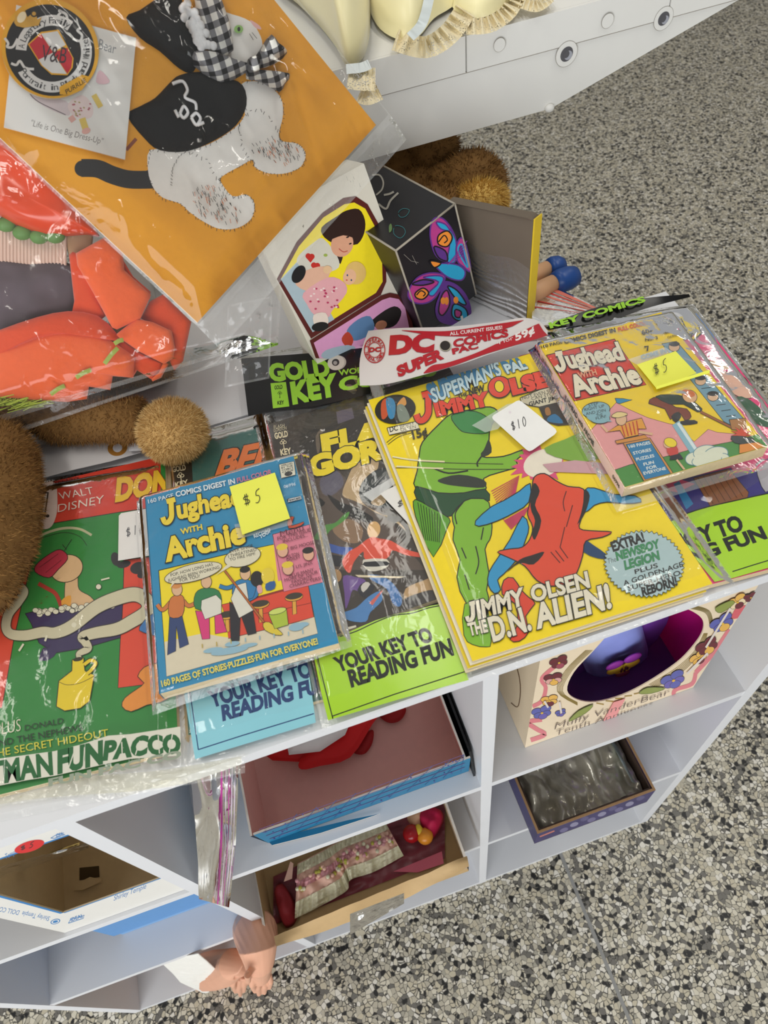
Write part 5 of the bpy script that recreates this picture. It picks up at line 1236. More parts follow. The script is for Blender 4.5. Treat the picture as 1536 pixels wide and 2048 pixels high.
pr.poly(cG((660, 890), (780, 960), (900, 1000), (1050, 1090), (1000, 1130), (850, 1080), (740, 1010)), '1e1b19', 3).poly(cG((1180, 1070), (1290, 1090), (1250, 1130), (1180, 1110)), '1b1a18', 3)
pr.poly(cG((560, 900), (640, 960), (600, 1000), (570, 960)), '171513', 3)
pr.poly(cG((700, 1180), (840, 1100), (960, 1180), (930, 1300), (800, 1290)), '8a6e54', 3)
# plain figures in coloured clothing
pr.poly(cH((120, 330), (190, 225), (300, 195), (370, 130), (420, 100), (410, 140), (360, 190), (260, 260), (200, 330)), '4f8a3c', 3)
pr.poly(cH((205, 365), (280, 380), (350, 400), (450, 410), (400, 470), (280, 450), (230, 430)), '3a58a0', 3)
pr.poly(cH((190, 470), (300, 470), (380, 500), (350, 570), (230, 540)), '23242a', 3)
pr.ell(cH((630, 255))[0], 13, 17, 'd3a76a', 10)
pr.poly(cH((490, 400), (600, 320), (680, 330), (780, 350), (900, 420), (1040, 460), (1050, 490), (900, 470), (790, 430), (740, 500), (560, 510), (540, 440), (460, 530), (430, 620), (390, 600), (360, 520), (420, 440)), 'd9513a', 3)
pr.poly(cH((540, 510), (740, 505), (750, 570), (640, 610), (560, 590)), 'cfcabc', 2).poly(cH((550, 530), (740, 525), (745, 560), (560, 570)), '222226', 2)
pr.poly(cH((580, 640), (700, 650), (800, 720), (870, 840), (850, 910), (790, 880), (740, 760), (620, 690)), '3e6fa8', 3)
pr.poly(cH((470, 640), (900, 655), (840, 668), (500, 660)), 'd9cba8')
pr.ell(cH((300, 650))[0], 13, 14, 'a98458')
pr.poly(cH((370, 650), (480, 660), (560, 690), (520, 780), (450, 770), (420, 860), (390, 930), (380, 800)), '6a4b8c', 3)
pr.poly(cH((490, 770), (550, 700), (640, 740), (560, 840)), '2a2a30', 2).poly(cH((520, 740), (560, 700), (600, 720), (540, 790)), 'c9c4bb', 2)
pr.poly(cH((360, 970), (480, 920), (580, 830), (680, 780), (700, 860), (600, 960), (560, 1040), (420, 1030)), '4d7fb5', 3)
pr.poly(cH((590, 880), (690, 780), (712, 770), (620, 900)), 'c8645a')
pr.poly(cH((900, 760), (1050, 690), (1150, 660), (1170, 770), (1000, 830), (900, 880)), 'b08f62', 3)
pr.poly(cH((880, 860), (1000, 800), (1140, 770), (1180, 850), (960, 940)), '3a3634', 3)
pr.line(cH((380, 1105), (480, 1080)), 5, 'd8d2c0')
for a, col in ((((118, 300), (150, 292), (170, 385), (140, 395)), 'd8436d'), (((170, 515), (205, 505), (228, 610), (200, 620)), 'd8436d')): pr.poly(cG(*a), col)
pr.text('FLASH', *cG((205, 335), (295, 318), (203, 305)), CRMI, -.01).text('GORDON', *cG((203, 362), (312, 338), (202, 335)), CRMI, -.01)
pr.text('GOLD', *cG((216, 420), (325, 397), (208, 372)), CRMI, .04); key(pr, cG((284, 450))[0], 12, CRMI); pr.text('KEY', *cG((266, 560), (352, 545), (258, 512)), CRMI, .04)
pr.poly(cG((228, 592), (402, 550), (408, 585), (240, 625)), 'd9c63a').text('90148-809', *cG((242, 615), (400, 577), (238, 592)), '1c1a16', .0)
pr.text('FLASH', *cG((640, 540), (1480, 330), (622, 392)), 'ead224', .07, ol='141210', olo=.03)
pr.text('GORDON', *cG((530, 742), (1750, 410), (505, 585)), 'ead224', .07, ol='141210', olo=.03)
pr.build(cm)
lab = ['second dark comic fanned out under the dark cave scene comic, pink tabs showing']
s_ = (at((523, 860), z=T + .007) - at((533, 850), z=T + .007))
qd2 = [V(p.x + s_.x, p.y + s_.y, T + .0072) for p in qd]
c2b, p2 = comic('comic_book', lab[0], qd2, .0014, '2a2520', 'dark cave comics')
for a in (((82, 370), (112, 362), (132, 450), (104, 460)), ((140, 560), (165, 552), (178, 630), (150, 640))): p2.poly(cG(*a), 'd8436d')
p2.build(c2b)
bgC, _ = bag('clear bag with black header and lime green reading fun label around the dark cave comic', [(475, 700), (748, 655), (946, 1345), (640, 1455)], T + .0152, T + .0062, seed=7, amp=.0011)
label_plate(bgC, cH((118, 1330), (330, 1165), (480, 1100), (640, 1030), (800, 980), (980, 945), (1110, 905), (1250, 880), (1360, 1250), (1440, 1535), (850, 1700), (240, 1880), (180, 1640)), T + .0128, LIME, '141a12',
            [cH((340, 1165), (480, 1120), (640, 1045), (800, 985), (960, 965), (1100, 920), (1290, 885)), cH((148, 1335), (200, 1550), (275, 1845), (276, 1848)), cH((275, 1845), (800, 1660), (1415, 1462))],
            [('YOUR KEY TO', *cH((335, 1462), (1138, 1198), (288, 1352)), 0), ('READING FUN', *cH((442, 1592), (1308, 1318), (408, 1462)), 0)])
q = MB(); q.prism([at(p, z=T + .0155) for p in cF((116, 398), (420, 372), (860, 340), (1420, 282), (1440, 760), (860, 890), (450, 935), (188, 985))][::-1], V(0, 0, .0004), mat('0f0f10', .3, 'black_header', .1, 60, .1)); q.build('header_card', bgC, 'black header card')
pr = Print(z=T + .0159)
HG = '9ad13a'
pr.text('GOLD', *cF((425, 622), (1018, 570), (398, 462)), HG, .06).text('KEY', *cF((655, 850), (1085, 762), (628, 650)), HG, .06).text('COMICS', *cF((1130, 722), (2100, 560), (1128, 600)), HG, .06).text('WORLD', *cF((1120, 568), (1480, 520), (1112, 515)), HG, .03)
pr.poly(cF((415, 648), (572, 635), (608, 885), (440, 905)), HG)
pr.text('GOLD', *cF((458, 712), (538, 702), (455, 675)), '12180c', .03); key(pr, cF((510, 750))[0], 8, '12180c', 0); pr.text('KEY', *cF((488, 868), (552, 862), (486, 832)), '12180c', .03)
pr.ell(cF((1105, 440))[0], 17, 14, 'b9b3a8', -20).ell(cF((1085, 437))[0], 17, 15, 'd6cfc2', -20).ell(cF((1082, 435))[0], 7.5, 7, '3a3733', -20).ell(cF((1078, 440))[0], 4, 4, 'a9a49c', -20)
pr.build(bgC, 'header_print', 'header_lettering')
pt = thing('price_tag', 'white tag with dollar sign on grey tape, half under the yellow comic', 'price tag', at((810, 1010), z=T + .0168), 'white price tags')
q = MB(); q.prism([at(p, z=T + .0168) for p in cG((1110, 885), (1150, 860), (1330, 780), (1440, 1195), (1410, 1200))][::-1], V(0, 0, .0003), mat('e3e1dc', .5, 'white_tag')); q.build('tag', pt)
q = MB(); q.prism([at(p, z=T + .0171) for p in cG((960, 890), (1210, 750), (1250, 790), (1040, 950))][::-1], V(0, 0, .0001), plastic('tape', .30, rough=.2, strength=.1)); q.build('tape', pt)
pr = Print(z=T + .0172); hand(pr, '$', *cG((1250, 1010), (1320, 985), (1250, 950))); pr.build(pt, ln='handwriting')

# ---------- yellow comic pack
z = T + .0235
o0, o1 = at((737, 800), z=z), at((945, 1322), z=z); d = (o1 - o0)
rgt = Vector((-d.y, d.x, 0)).normalized(); wd_ = (at((1424, 1166), z=z) - o1).dot(rgt)
qd = [o0, o0 + rgt * wd_, o1 + rgt * wd_, o1]
cm, pr = comic('comic_book', 'yellow comic with green mass and red drape on its cover, topmost of its pack', qd, .0022, 'f1d51c', 'comics in the white headed pack')
GRN, GRD = '7fb52f', '1f4a2a'
INK = '1c1a17'
# green rounded bulk in place of the figure: plain shapes only
pr.poly(cJ((480, 400), (600, 270), (700, 185), (860, 150), (1000, 130), (1060, 180), (1000, 290), (985, 420), (930, 510), (1100, 510), (1250, 460), (1262, 490), (1200, 540), (1215, 590), (1120, 620), (950, 680), (960, 780), (700, 830), (430, 760), (440, 620), (455, 500)), GRN, 3, ol=INK, olw=2.5)
pr.poly(cJ((700, 200), (820, 160), (930, 180), (1010, 250), (980, 330), (830, 330), (760, 300)), '3f8a4a', 3, ol=INK, olw=1.5)
pr.poly(cJ((600, 690), (760, 650), (950, 690), (950, 750), (760, 740), (640, 720)), '2c3328', 3).poly(cJ((990, 380), (1010, 480), (930, 515), (960, 440)), '2c3328', 3)
pr.poly(cJ((432, 740), (600, 790), (800, 790), (960, 760), (995, 850), (860, 870), (740, 960), (600, 960), (440, 850)), GRD, 2, ol=INK, olw=2)
pr.poly(cK((35, 380), (130, 430), (250, 500), (240, 560), (150, 750), (60, 560), (22, 430)), '5c9a28', 2, ol=INK, olw=1.8)
for k in range(9): pr.line(cK((50 + k * 18, 400 + k * 10), (90 + k * 12, 640 + k * 2)), 1.4, INK)
pr.poly(cK((350, 390), (430, 375), (505, 400), (525, 560), (510, 640), (480, 700), (505, 850), (490, 960), (500, 1040), (360, 1045), (300, 880), (320, 770), (275, 640), (285, 560), (270, 480)), GRN, 2, ol=INK, olw=2.2)
pr.poly(cK((350, 1050), (490, 1060), (520, 1290), (490, 1325), (400, 1310), (345, 1250)), GRN, 2, ol=INK, olw=1.5)
for a in (((340, 400), (290, 470), (300, 540)), ((330, 690), (360, 760)), ((420, 680), (440, 780), (420, 860)), ((470, 560), (455, 640)), ((350, 860), (380, 960))): pr.line(cK(*a), 2.5, INK, 4)
for a in (((560, 600), (680, 640), (830, 620)), ((930, 515), (900, 560), (905, 590))): pr.line(cJ(*a), 3, INK, 4)
for a in (((250, 520), (420, 545), (650, 560), (1100, 570)), ((270, 600), (450, 600), (800, 610), (1180, 610)), ((215, 420), (300, 360), (400, 330)), ((205, 405), (280, 350), (360, 330))): pr.line(cJ(*a), 1.2, '3a352a', 4)
for a in (((250, 514), (420, 540), (650, 552)), ((280, 588), (500, 600), (640, 604))): pr.line(cJ(*a), 3, 'e9dfb0', 4)
# pink burst
r = random.Random(2); bp = []
for k in range(36):
    t = 2 * math.pi * k / 36; R_ = (185 if k % 2 else 130) * r.uniform(.8, 1.15); bp.append((825 + R_ * math.cos(t) * 1.0, 150 + R_ * .72 * math.sin(t)))
pr.poly(cK(*bp), 'd9507a').ell(cK((850, 150))[0], 40, 27, 'ece3cf', -20)
for k in range(14): pr.line(cK((700 - k * 2, 230 + k * 9), (520 + k * 6, 330 + k * 14)), 1.6, 'c23a5a')
for k in range(10): pr.line(cK((760 - k * 3, 430 + k * 6), (600 + k * 5, 520 + k * 6)), 1.8, 'c23a5a')
# abstract blue bands and red drape
B_ = '2f93c4'
pr.poly(cK((770, 280), (700, 330), (600, 390), (520, 430), (420, 520), (440, 555), (560, 520), (680, 460), (760, 400)), B_, 2, ol=INK, olw=2)
pr.poly(cK((1110, 330), (1180, 310), (1300, 350), (1440, 360), (1480, 400), (1370, 410), (1260, 400), (1180, 420), (1110, 470)), B_, 2, ol=INK, olw=2)
pr.poly(cK((720, 490), (760, 560), (740, 640), (690, 760), (600, 860), (560, 900), (580, 960), (540, 985), (500, 930), (505, 850), (560, 760), (640, 640)), B_, 2, ol=INK, olw=2)
pr.poly(cK((1110, 640), (1180, 680), (1250, 730), (1255, 760), (1200, 760), (1110, 720)), '1f3f66', 2)
pr.poly(cK((600, 900), (660, 885), (710, 960), (760, 1010), (800, 1050), (740, 1130), (760, 1230), (700, 1290), (640, 1280), (690, 1180), (670, 1050), (590, 990)), 'd9432a', 2, ol=INK, olw=2)
pr.poly(cK((795, 240), (860, 218), (930, 262), (1010, 300), (1110, 318), (1120, 420), (1098, 500), (1085, 570), (1180, 585), (1290, 592), (1230, 625), (1125, 650), (1105, 740), (1068, 850), (1010, 920), (905, 938), (810, 900), (735, 810), (640, 760), (560, 720), (640, 700), (715, 690), (765, 640), (785, 560), (752, 480), (768, 400), (780, 320)), 'dd4a2e', 3, ol=INK, olw=2.2)
pr.poly(cK((1115, 320), (1150, 360), (1120, 470), (1070, 545), (1092, 480), (1108, 400)), '241c1a', 3)
pr.poly(cK((790, 280), (830, 330), (800, 420), (840, 520), (800, 640), (780, 600), (800, 520), (770, 430)), '241c1a', 3).poly(cK((860, 720), (790, 800), (700, 790), (620, 850), (700, 770), (780, 740)), '241c1a', 3)
for a in (((1000, 330), (980, 400), (990, 460)), ((1040, 420), (1000, 560)), ((990, 560), (960, 690)), ((900, 720), (960, 790)), ((930, 710), (985, 780)), ((960, 690), (1010, 760))): pr.line(cK(*a), 2, '5a1c14', 4)
pr.poly(cI((380, 130), (380, 130), (381, 131)), INK)
pr.ell(cI((368, 730))[0], 41, 29, '26241d', -8)
pr.poly(cI((265, 690), (300, 650), (330, 690), (310, 780), (270, 800)), 'c4552f', 3).poly(cI((300, 660), (345, 650), (370, 700), (360, 790), (320, 790)), '3f86b0', 3).poly(cI((380, 700), (430, 640), (450, 690), (420, 710)), 'd9994a', 3).poly(cI((380, 710), (430, 700), (475, 800), (400, 820)), '7f8a7c', 3)
pr.poly(cI((308, 868), (528, 818), (544, 872), (325, 920)), 'e3dcc2', ol=INK, olw=1.6).text('DC', *cI((330, 898), (388, 884), (326, 862)), INK, .02).text('JIMMY', *cI((402, 868), (510, 842), (398, 846)), INK, -.01).text('OLSEN', *cI((408, 895), (520, 868), (404, 872)), INK, -.01)
pr.text('15¢', *cI((500, 948), (602, 920), (488, 892)), '3a3413', .04)
pr.poly(cI((1280, 648), (1420, 590), (1600, 540), (1600, 690), (1450, 720), (1340, 700), (1290, 680)), 'cfc7ab', 0, ol=INK, olw=1.5)
pr.text('NOT EVEN SUPERMAN', *cJ((1248, 80), (1620, -15), (1240, 55)), INK, .0).text('CAN STOP THE', *cJ((1318, 85), (1590, 22), (1314, 62)), INK, .0).text('GIANT JIMMY OLSEN', *cJ((1300, 130), (1720, 25), (1294, 100)), INK, .03)
pr.poly(cJ((1370, 135), (1470, 110), (1700, 60), (1750, 260), (1520, 280), (1420, 250)), '39332c', 0).poly(cJ((1420, 150), (1450, 140), (1465, 190), (1430, 200)), 'a0703c', 3).poly(cJ((1440, 220), (1500, 190), (1560, 260), (1450, 250)), '2f6f9a', 3)
pr.poly([(1088, 898), (1130, 880), (1170, 862), (1215, 850), (1215, 905), (1170, 925), (1110, 915)], '7ba63a', 2).poly([(1085, 930), (1150, 922), (1230, 930), (1230, 950), (1100, 945)], 'c79aa0', 0)
jay(pr, *cI((505, 832), (655, 790), (500, 640)), 'e2452c', INK, 12, 3.5)
pr.text('IMMY', *cI((678, 778), (1050, 700), (655, 688)), 'e2452c', .06, ol=INK, olo=.025)
pr.text("SUPERMAN'S", *cI((650, 683), (1145, 478), (622, 588)), 'c4dbe0', .03, bow=-.06, ol=INK, olo=.02, sh='3c7ea6', shd=(-8, -9))
pr.text('PAL', *cI((1190, 470), (1335, 432), (1160, 410)), 'c4dbe0', .05, ol=INK, olo=.03, sh='3c7ea6', shd=(-5, -5))
pr.text('THE', *cI((828, 650), (895, 632), (822, 625)), INK, .03).text('NEW', *cI((910, 628), (1022, 600), (902, 582)), INK, .04)
pr.ell(cI((1130, 570))[0], 24, 22.5, INK, -10).ell(cI((1130, 570))[0], 22, 20.5, 'e2452c', -10).ell(cI((1128, 566))[0], 10, 12.5, INK, -10).ell(cI((1128, 566))[0], 8.5, 11, 'f1d51c', -10)
pr.text('LSEN', *cI((1238, 618), (1620, 525), (1212, 520)), 'e2452c', .08, ol=INK, olo=.035)
LT = 'e4dcc4'
jay(pr, *cK((358, 1168), (424, 1150), (352, 1058)), LT, INK, 8, 5)
pr.text('IMMY', *cK((440, 1148), (728, 1062), (425, 1040)), LT, .04, ol=INK, olo=.035).text('OLSEN', *cK((788, 1040), (1148, 945), (768, 945)), LT, .04, ol=INK, olo=.035)
pr.text('THE', *cK((385, 1256), (498, 1230), (368, 1182)), LT, .04, ol=INK, olo=.035).text('D.N.', *cK((536, 1290), (775, 1215), (500, 1150)), LT, .04, ol=INK, olo=.03).text('ALIEN!', *cK((820, 1208), (1285, 1075), (795, 1065)), LT, .04, ol=INK, olo=.03)
bp = []
for k in range(96):
    t = 2 * math.pi * k / 96; s_ = 1.0 if k % 2 else .93; bp.append((660 + 285 * s_ * math.cos(t) + 0 * math.sin(t), 950 + 238 * s_ * math.sin(t) + 12 * math.cos(t)))
pr.poly(cL(*bp), 'abc3c4', ol=INK, olw=1.6)
pr.text('EXTRA!', *cL((445, 862), (665, 790), (425, 800)), '2b2a28', .05).text('The', *cL((405, 950), (466, 932), (400, 915)), '2b2a28', -.01).text('NEWSBOY', *cL((472, 925), (768, 835), (460, 870)), '3c8a58', .04, ol='1f3f2c', olo=.02).text('LEGION', *cL((530, 990), (768, 918), (520, 932)), '3c8a58', .04, ol='1f3f2c', olo=.02)
pr.text('PLUS', *cL((598, 1022), (758, 975), (592, 992)), '2b2a28', .02).text('A GOLDEN-AGE', *cL((520, 1105), (935, 968), (512, 1072)), '2b2a28', .02).text('SUPER-HERO', *cL((552, 1140), (918, 1028), (543, 1108)), '2b2a28', .02).text('REBORN!', *cL((652, 1176), (892, 1100), (640, 1118)), '2b2a28', .05)
pr.build(cm)
us = (at((729, 803), z=z) - at((737, 800), z=z))
for i, (cl, lb_) in enumerate((('e9e2c8', 'second comic of the white headed pack, pale edge showing under the yellow cover'), ('e3c92a', 'third comic of the white headed pack, under two others'), ('d9d0b4', 'bottom comic of the white headed pack'))):
    z1 = z - .0024 * (i + 1); s_ = us * (.55 * (i + 1)) + V(0, -.0007 * (i + 1), 0)
    comic('comic_book', lb_, [V(p.x + s_.x, p.y + s_.y, z1) for p in qd], .0021, cl, 'comics in the white headed pack')
bgD, _ = bag('clear bag with curved white and red header around the pack of yellow comics', [(700, 690), (1120, 640), (1490, 1160), (938, 1352)], T + .0262, T + .0132, seed=11, amp=.0011, nx=56, ny=70)
hd = cI((170, 152), (280, 142), (400, 132), (560, 125), (760, 122), (900, 112), (1100, 88), (1290, 58), (1380, 68), (1415, 90), (1482, 180), (1440, 200), (1250, 262), (1050, 325), (860, 392), (700, 440), (560, 478), (400, 518), (300, 542), (120, 553), (98, 470), (100, 360), (130, 240))
q = MB()
hz = lambda p: T + .0285 + .010 * max(0, math.sin((p[0] - 700) / 400 * 3.14))
hP = [at(p, z=hz(p)) for p in hd]
hn = 22
def hfn(p): return at(p, z=hz(p))
top_e = smooth(cI((170, 152), (400, 132), (760, 122), (1100, 88), (1290, 58), (1415, 80), (1482, 150)), 8, False); bot_e = smooth(cI((110, 553), (300, 542), (560, 478), (860, 392), (1050, 325), (1250, 262), (1482, 182)), 8, False)
lefts = (0, 0)
def hgrid(u, v):
    k = u * (len(top_e) - 1); i = min(len(top_e) - 2, int(k)); f = k - i
    a = Vector(top_e[i]).lerp(Vector(top_e[i + 1]), f); b_ = Vector(bot_e[i]).lerp(Vector(bot_e[i + 1]), f)
    bul = (1 - u) ** 6 * math.sin(math.pi * v) * -8
    p = a.lerp(b_, v); return hfn((p.x + bul, p.y))
q.grid(hgrid, 48, 10, mat('dbd5d3', .35, 'white_header_card', .03, 40)); q.build('header_card', bgD, 'curved white header card with red lettering')
pr = Print(fn=hfn, z=0); pr.k = 60
HR = 'b3202c'
def hstrip(top, bot, col):
    tp_, bt_ = smooth(top, 6, False), smooth(bot, 6, False)
    for i in range(len(tp_) - 1): pr.put(pr.art, [tp_[i], tp_[i + 1], bt_[i + 1], bt_[i]], col)
    pr.k += 1
hstrip(cI((415, 151), (730, 158), (1000, 122), (1310, 76)), cI((416, 154), (700, 192), (1000, 186), (1225, 122)), HR)
hstrip(cI((575, 462), (640, 408), (760, 385), (1000, 300), (1380, 118), (1410, 112)), cI((576, 467), (640, 455), (800, 408), (1050, 318), (1420, 210), (1480, 186)), HR)
pr.text('DC', *cI((335, 320), (635, 300), (345, 200)), HR, .07).text('SUPER', *cI((398, 488), (712, 358), (380, 420)), HR, .06, bow=.0).text('PAC', *cI((792, 325), (972, 282), (784, 288)), HR, .05).text('COMICS', *cI((800, 274), (1192, 195), (793, 224)), HR, .05)
pr.text('ALL CURRENT ISSUES!', *cI((768, 190), (1150, 142), (766, 166)), 'e6dedb', .02).text('4 for', *cI((1112, 260), (1232, 220), (1106, 232)), 'e6dedb', .0).text('59¢', *cI((1252, 228), (1385, 172), (1242, 180)), 'e6dedb', .04)
ec = cI((217, 295))[0]
def rg(rx, ry, wd): pr.line([(ec[0] + rx * math.cos(t * .1745), ec[1] + ry * math.sin(t * .1745)) for t in range(37)], wd, HR)
rg(20.5, 25.5, 1.8); rg(12.5, 15, 1.4)
pr.text('DC', *cI((178, 310), (256, 306), (180, 280)), HR, .06)
pr.ring('SUPERMAN', ec, 16.5, 20, 190, 350, 6.5, HR, 0, .02).ring('NATIONAL COMICS', ec, 16.5, 20, 165, 15, 6, HR, 0, .02)
pr.ell(cI((735, 268))[0], 11.5, 10.5, 'a9a48e').ell(cI((733, 266))[0], 10, 9.5, '2a2722')
pr.build(bgD, 'printed_bands', 'header_lettering')
pt = thing('price_tag', 'white rounded ten dollar tag taped on the yellow comic', 'price tag', at((1045, 850), z=T + .0276), 'white price tags')
q = MB(); tg = cJ((1020, 225), (1015, 210), (1025, 195), (1200, 88), (1222, 82), (1242, 92), (1500, 300), (1510, 322), (1495, 342), (1325, 462), (1300, 470), (1280, 460))
q.prism([at(p, z=T + .0278) for p in tg][::-1], V(0, 0, .0004), mat('f0efeb', .5, 'white_tag')); q.build('tag', pt)
q = MB(); q.prism([at(p, z=T + .0276) for p in cJ((860, 272), (1130, 110), (1230, 90), (1060, 300), (960, 325))][::-1], V(0, 0, .0001), plastic('tape', .28, (.9, .97, .9), rough=.2, strength=.1)); q.build('tape', pt)
pr = Print(z=T + .0282); hand(pr, '$10', *cJ((1165, 318), (1290, 270), (1150, 248))); pr.ell(cJ((1152, 172))[0], 2.6, 2.6, 'e6dde0'); pr.build(pt, ln='handwriting')

# ---------- pink comic on the right
z = T + .008
p0_, p1_ = at((1392, 626), z=z), at((1560, 842), z=z); d = (p1_ - p0_).normalized(); lf = Vector((d.y, -d.x, 0)); lf = lf if lf.x < 0 else -lf
qd = [p0_ + lf * .168, p0_, p0_ + d * .26, p0_ + d * .26 + lf * .168]
cm, pr = comic('comic_book', 'bright pink comic at the right end, under the yellow digest', qd, .006, 'e2407a', 'pink comics')
PKc = 'e2407a'
pr.poly(cL((600, 440), (1010, 325), (1290, 260), (1540, 200), (1540, 560), (830, 660)), '39347e', 0)
pr.poly(cL((690, 410), (910, 345), (1020, 380), (900, 440), (790, 420)), PKc).poly(cL((1275, 262), (1540, 190), (1450, 275), (1300, 305)), PKc)
pr.poly(cL((870, 380), (910, 360), (1010, 520), (960, 560)), '2b7fb4').line(cL((800, 400), (860, 520)), 7, '2b7fb4')
pr.poly(cL((1010, 340), (1260, 275), (1400, 440), (1390, 480), (1130, 540)), '8a5636', ol=INK, olw=1.2)
for k in range(6): pr.line(cL((1040 + k * 40, 335 - k * 10), (1150 + k * 42, 520 - k * 10)), 1.1, '4a2c1a')
pr.poly(cL((1450, 240), (1540, 215), (1540, 430), (1490, 400)), 'aaa7ad', 2, ol=INK, olw=1.2)
pr.poly(cM((1200, 400), (1300, 405), (1390, 440), (1440, 540), (1420, 570), (1345, 560), (1260, 500)), 'e3b49c', 3, ol=INK, olw=1.2)
pr.poly(cM((1330, 560), (1420, 580), (1540, 690), (1540, 760), (1430, 720), (1370, 640)), '2f5a3c', 2)
pr.poly(cM((1150, 325), (1270, 350), (1280, 380), (1250, 385), (1160, 360)), 'd9b58f', 2)
pr.text('y', *cM((960, 140), (1110, 95), (945, 20)), 'ead02a', .09, ol=INK, olo=.05)
pr.line(cM((965, 60), (1010, 150), (1080, 145)), 9, INK).line(cM((1050, 45), (1100, 150), (1040, 200)), 9, INK)
pr.line(cM((965, 65), (1005, 145), (1075, 138)), 5.5, 'ead02a').line(cM((1052, 52), (1092, 148), (1045, 190)), 5.5, 'ead02a')
pr.poly(cM((1060, 20), (1100, 25), (1210, 210), (1200, 230)), '6a86b0').poly(cM((1110, 100), (1160, 160), (1200, 230), (1170, 200)), 'd98a9a')
pr.build(cm)
for i, cl in enumerate(('d9d2c4', '7d8fb8')):
    z1 = z - .0026 * (i + 1)
s_ = (at((1400, 634), z=T) - at((1392, 626), z=T))
bgE, _ = bag('clear bag with lime green reading fun label and curled black header around the pink comic', [(1075, 632), (1392, 590), (1640, 905), (1310, 1130)], T + .0112, T + .0006, seed=17, amp=.0013, nx=56, ny=64)
label_plate(bgE, cL((820, 660), (970, 592), (1120, 540), (1250, 512), (1540, 452), (1760, 400), (1860, 880), (1536, 972), (1300, 1040), (1160, 1070)), T + .0086, LIME, '141a12',
            [cL((835, 640), (970, 585), (1120, 540), (1250, 510), (1540, 445)), cL((1285, 998), (1420, 955), (1700, 870))],
            [('YOUR KEY TO', *cL((560, 960), (1366, 700), (520, 862)), 0), ('READING FUN', *cL((600, 1070), (1525, 762), (560, 990)), 0)])
q = MB()
te = [(1092, 655), (1130, 636), (1210, 610), (1290, 596), (1378, 588)]; be = [(1097, 660), (1150, 652), (1225, 640), (1295, 616), (1380, 594)]
te, be = smooth(te, 6, False), smooth(be, 6, False)
def hb(u, v):
    k = u * (len(te) - 1); i = min(len(te) - 2, int(k)); f = k - i
    a = Vector(te[i]).lerp(Vector(te[i + 1]), f); b_ = Vector(be[i]).lerp(Vector(be[i + 1]), f); p = a.lerp(b_, v)
    return at((p.x, p.y), z=T + .016 - .004 * v)
q.grid(hb, 30, 4, mat('0f0f10', .3, 'black_header', .1, 60, .1)); q.build('header_card', bgE, 'curled black header card')
pr = Print(fn=lambda p: at(p, z=T + .0165), z=0); pr.k = 60
pr.text('KEY COMICS', (1102, 657), (1290, 604), (1098, 647), HG, .05); pr.build(bgE, ln='header_lettering')

# ---------- digests
def digest(label, quad, thick, base, spine):
    return comic('digest_book', label, quad, thick, base, None, 'digest book', spine=spine)
z = T + .0265
b0, b1 = at((291, 990), z=z), at((320, 1387), z=z); d = b1 - b0; rg_ = Vector((-d.y, d.x, 0)).normalized(); wq = (at((678, 1289), z=z) - b1).dot(rg_)
qd = [b0, b0 + rg_ * wq, b1 + rg_ * wq, b1]
dg, pr = digest('thick blue digest with yellow title and diner scene, pages browned, beside the green comic', qd, .0095, '2d86b0', '2a6f92')
YT = 'e9cf3a'
pr.poly(cD((100, 150), (590, 33), (960, -45), (1020, 300), (1195, 262), (1263, 610), (158, 925)), 'edd51f', ol=INK, olw=1.6)
pr.poly(cD((143, 672), (420, 610), (600, 640), (1235, 485), (1263, 610), (158, 925)), 'd8cdb2')
pr.poly(cD((790, 350), (1005, 290), (1195, 262), (1235, 490), (1100, 530), (610, 648), (595, 500), (560, 400), (700, 370)), 'd8472f', ol=INK, olw=1.2)
pr.line(cD((790, 355), (1010, 295)), 4, '8a2a1c').line(cD((850, 470), (1225, 385)), 1, '6a1f14')
pr.poly(cC((970, 618), (1240, 545), (1300, 610), (1290, 880), (1010, 960)), 'd97f92').poly(cC(*((970, 618), (1238, 546))) + cD((1302, 236), (1015, 306)), 'd97f92', ol='5a2a34', olw=1.2)
def stool(x, y, h): pr.poly(cD((x - 14, y), (x + 14, y - 6), (x + 20, y + h - 4), (x - 10, y + h + 4)), 'dca13a', ol=INK, olw=1).ell(cD((x, y))[0], 18, 8, 'dca13a', -10, ol=INK, olw=1).ell(cD((x, y - 8))[0], 17, 6.5, '3a3428', -10)
stool(1090, 345, 125); stool(845, 400, 130); stool(600, 480, 120)
def man(head, torso, legs, shirt, trousers, apron=None, hair=None, arms=()):
    for l in legs: pr.poly(cD(*l), trousers, 0, ol=INK, olw=1)
    for a in arms: pr.line(cD(*a), 9, INK, 4).line(cD(*a), 7.2, shirt, 4)
    pr.poly(cD(*torso), shirt, 3, ol=INK, olw=1)
    if apron: pr.poly(cD(*apron), 'd9d6c8', 0, ol=INK, olw=1)
    pr.ell(cD(head)[0], 10.5, 13, 'd9b08a', 0, ol=INK, olw=1)
    if hair: pr.ell((cD(head)[0][0] - 1, cD(head)[0][1] - 8), 10.5, 6.5, hair, -10)
man((235, 290), ((180, 370), (230, 330), (285, 350), (275, 480), (180, 490)), (((180, 490), (270, 475), (320, 690), (255, 720), (230, 560), (225, 740), (165, 770)),), 'c9743a', '30426f', None, 'd08a4a', (((190, 380), (130, 440), (90, 400)), ((280, 370), (320, 410), (380, 385))))
man((450, 235), ((370, 320), (440, 280), (540, 300), (560, 400), (500, 440), (370, 430)), (((370, 445), (470, 460), (475, 650), (420, 655)), ((510, 480), (560, 470), (600, 600), (515, 615))), '2f7a4a', 'd23a78', ((415, 370), (520, 330), (560, 370), (560, 465), (440, 510), (410, 430)), None, (((375, 340), (440, 385), (540, 330)),))
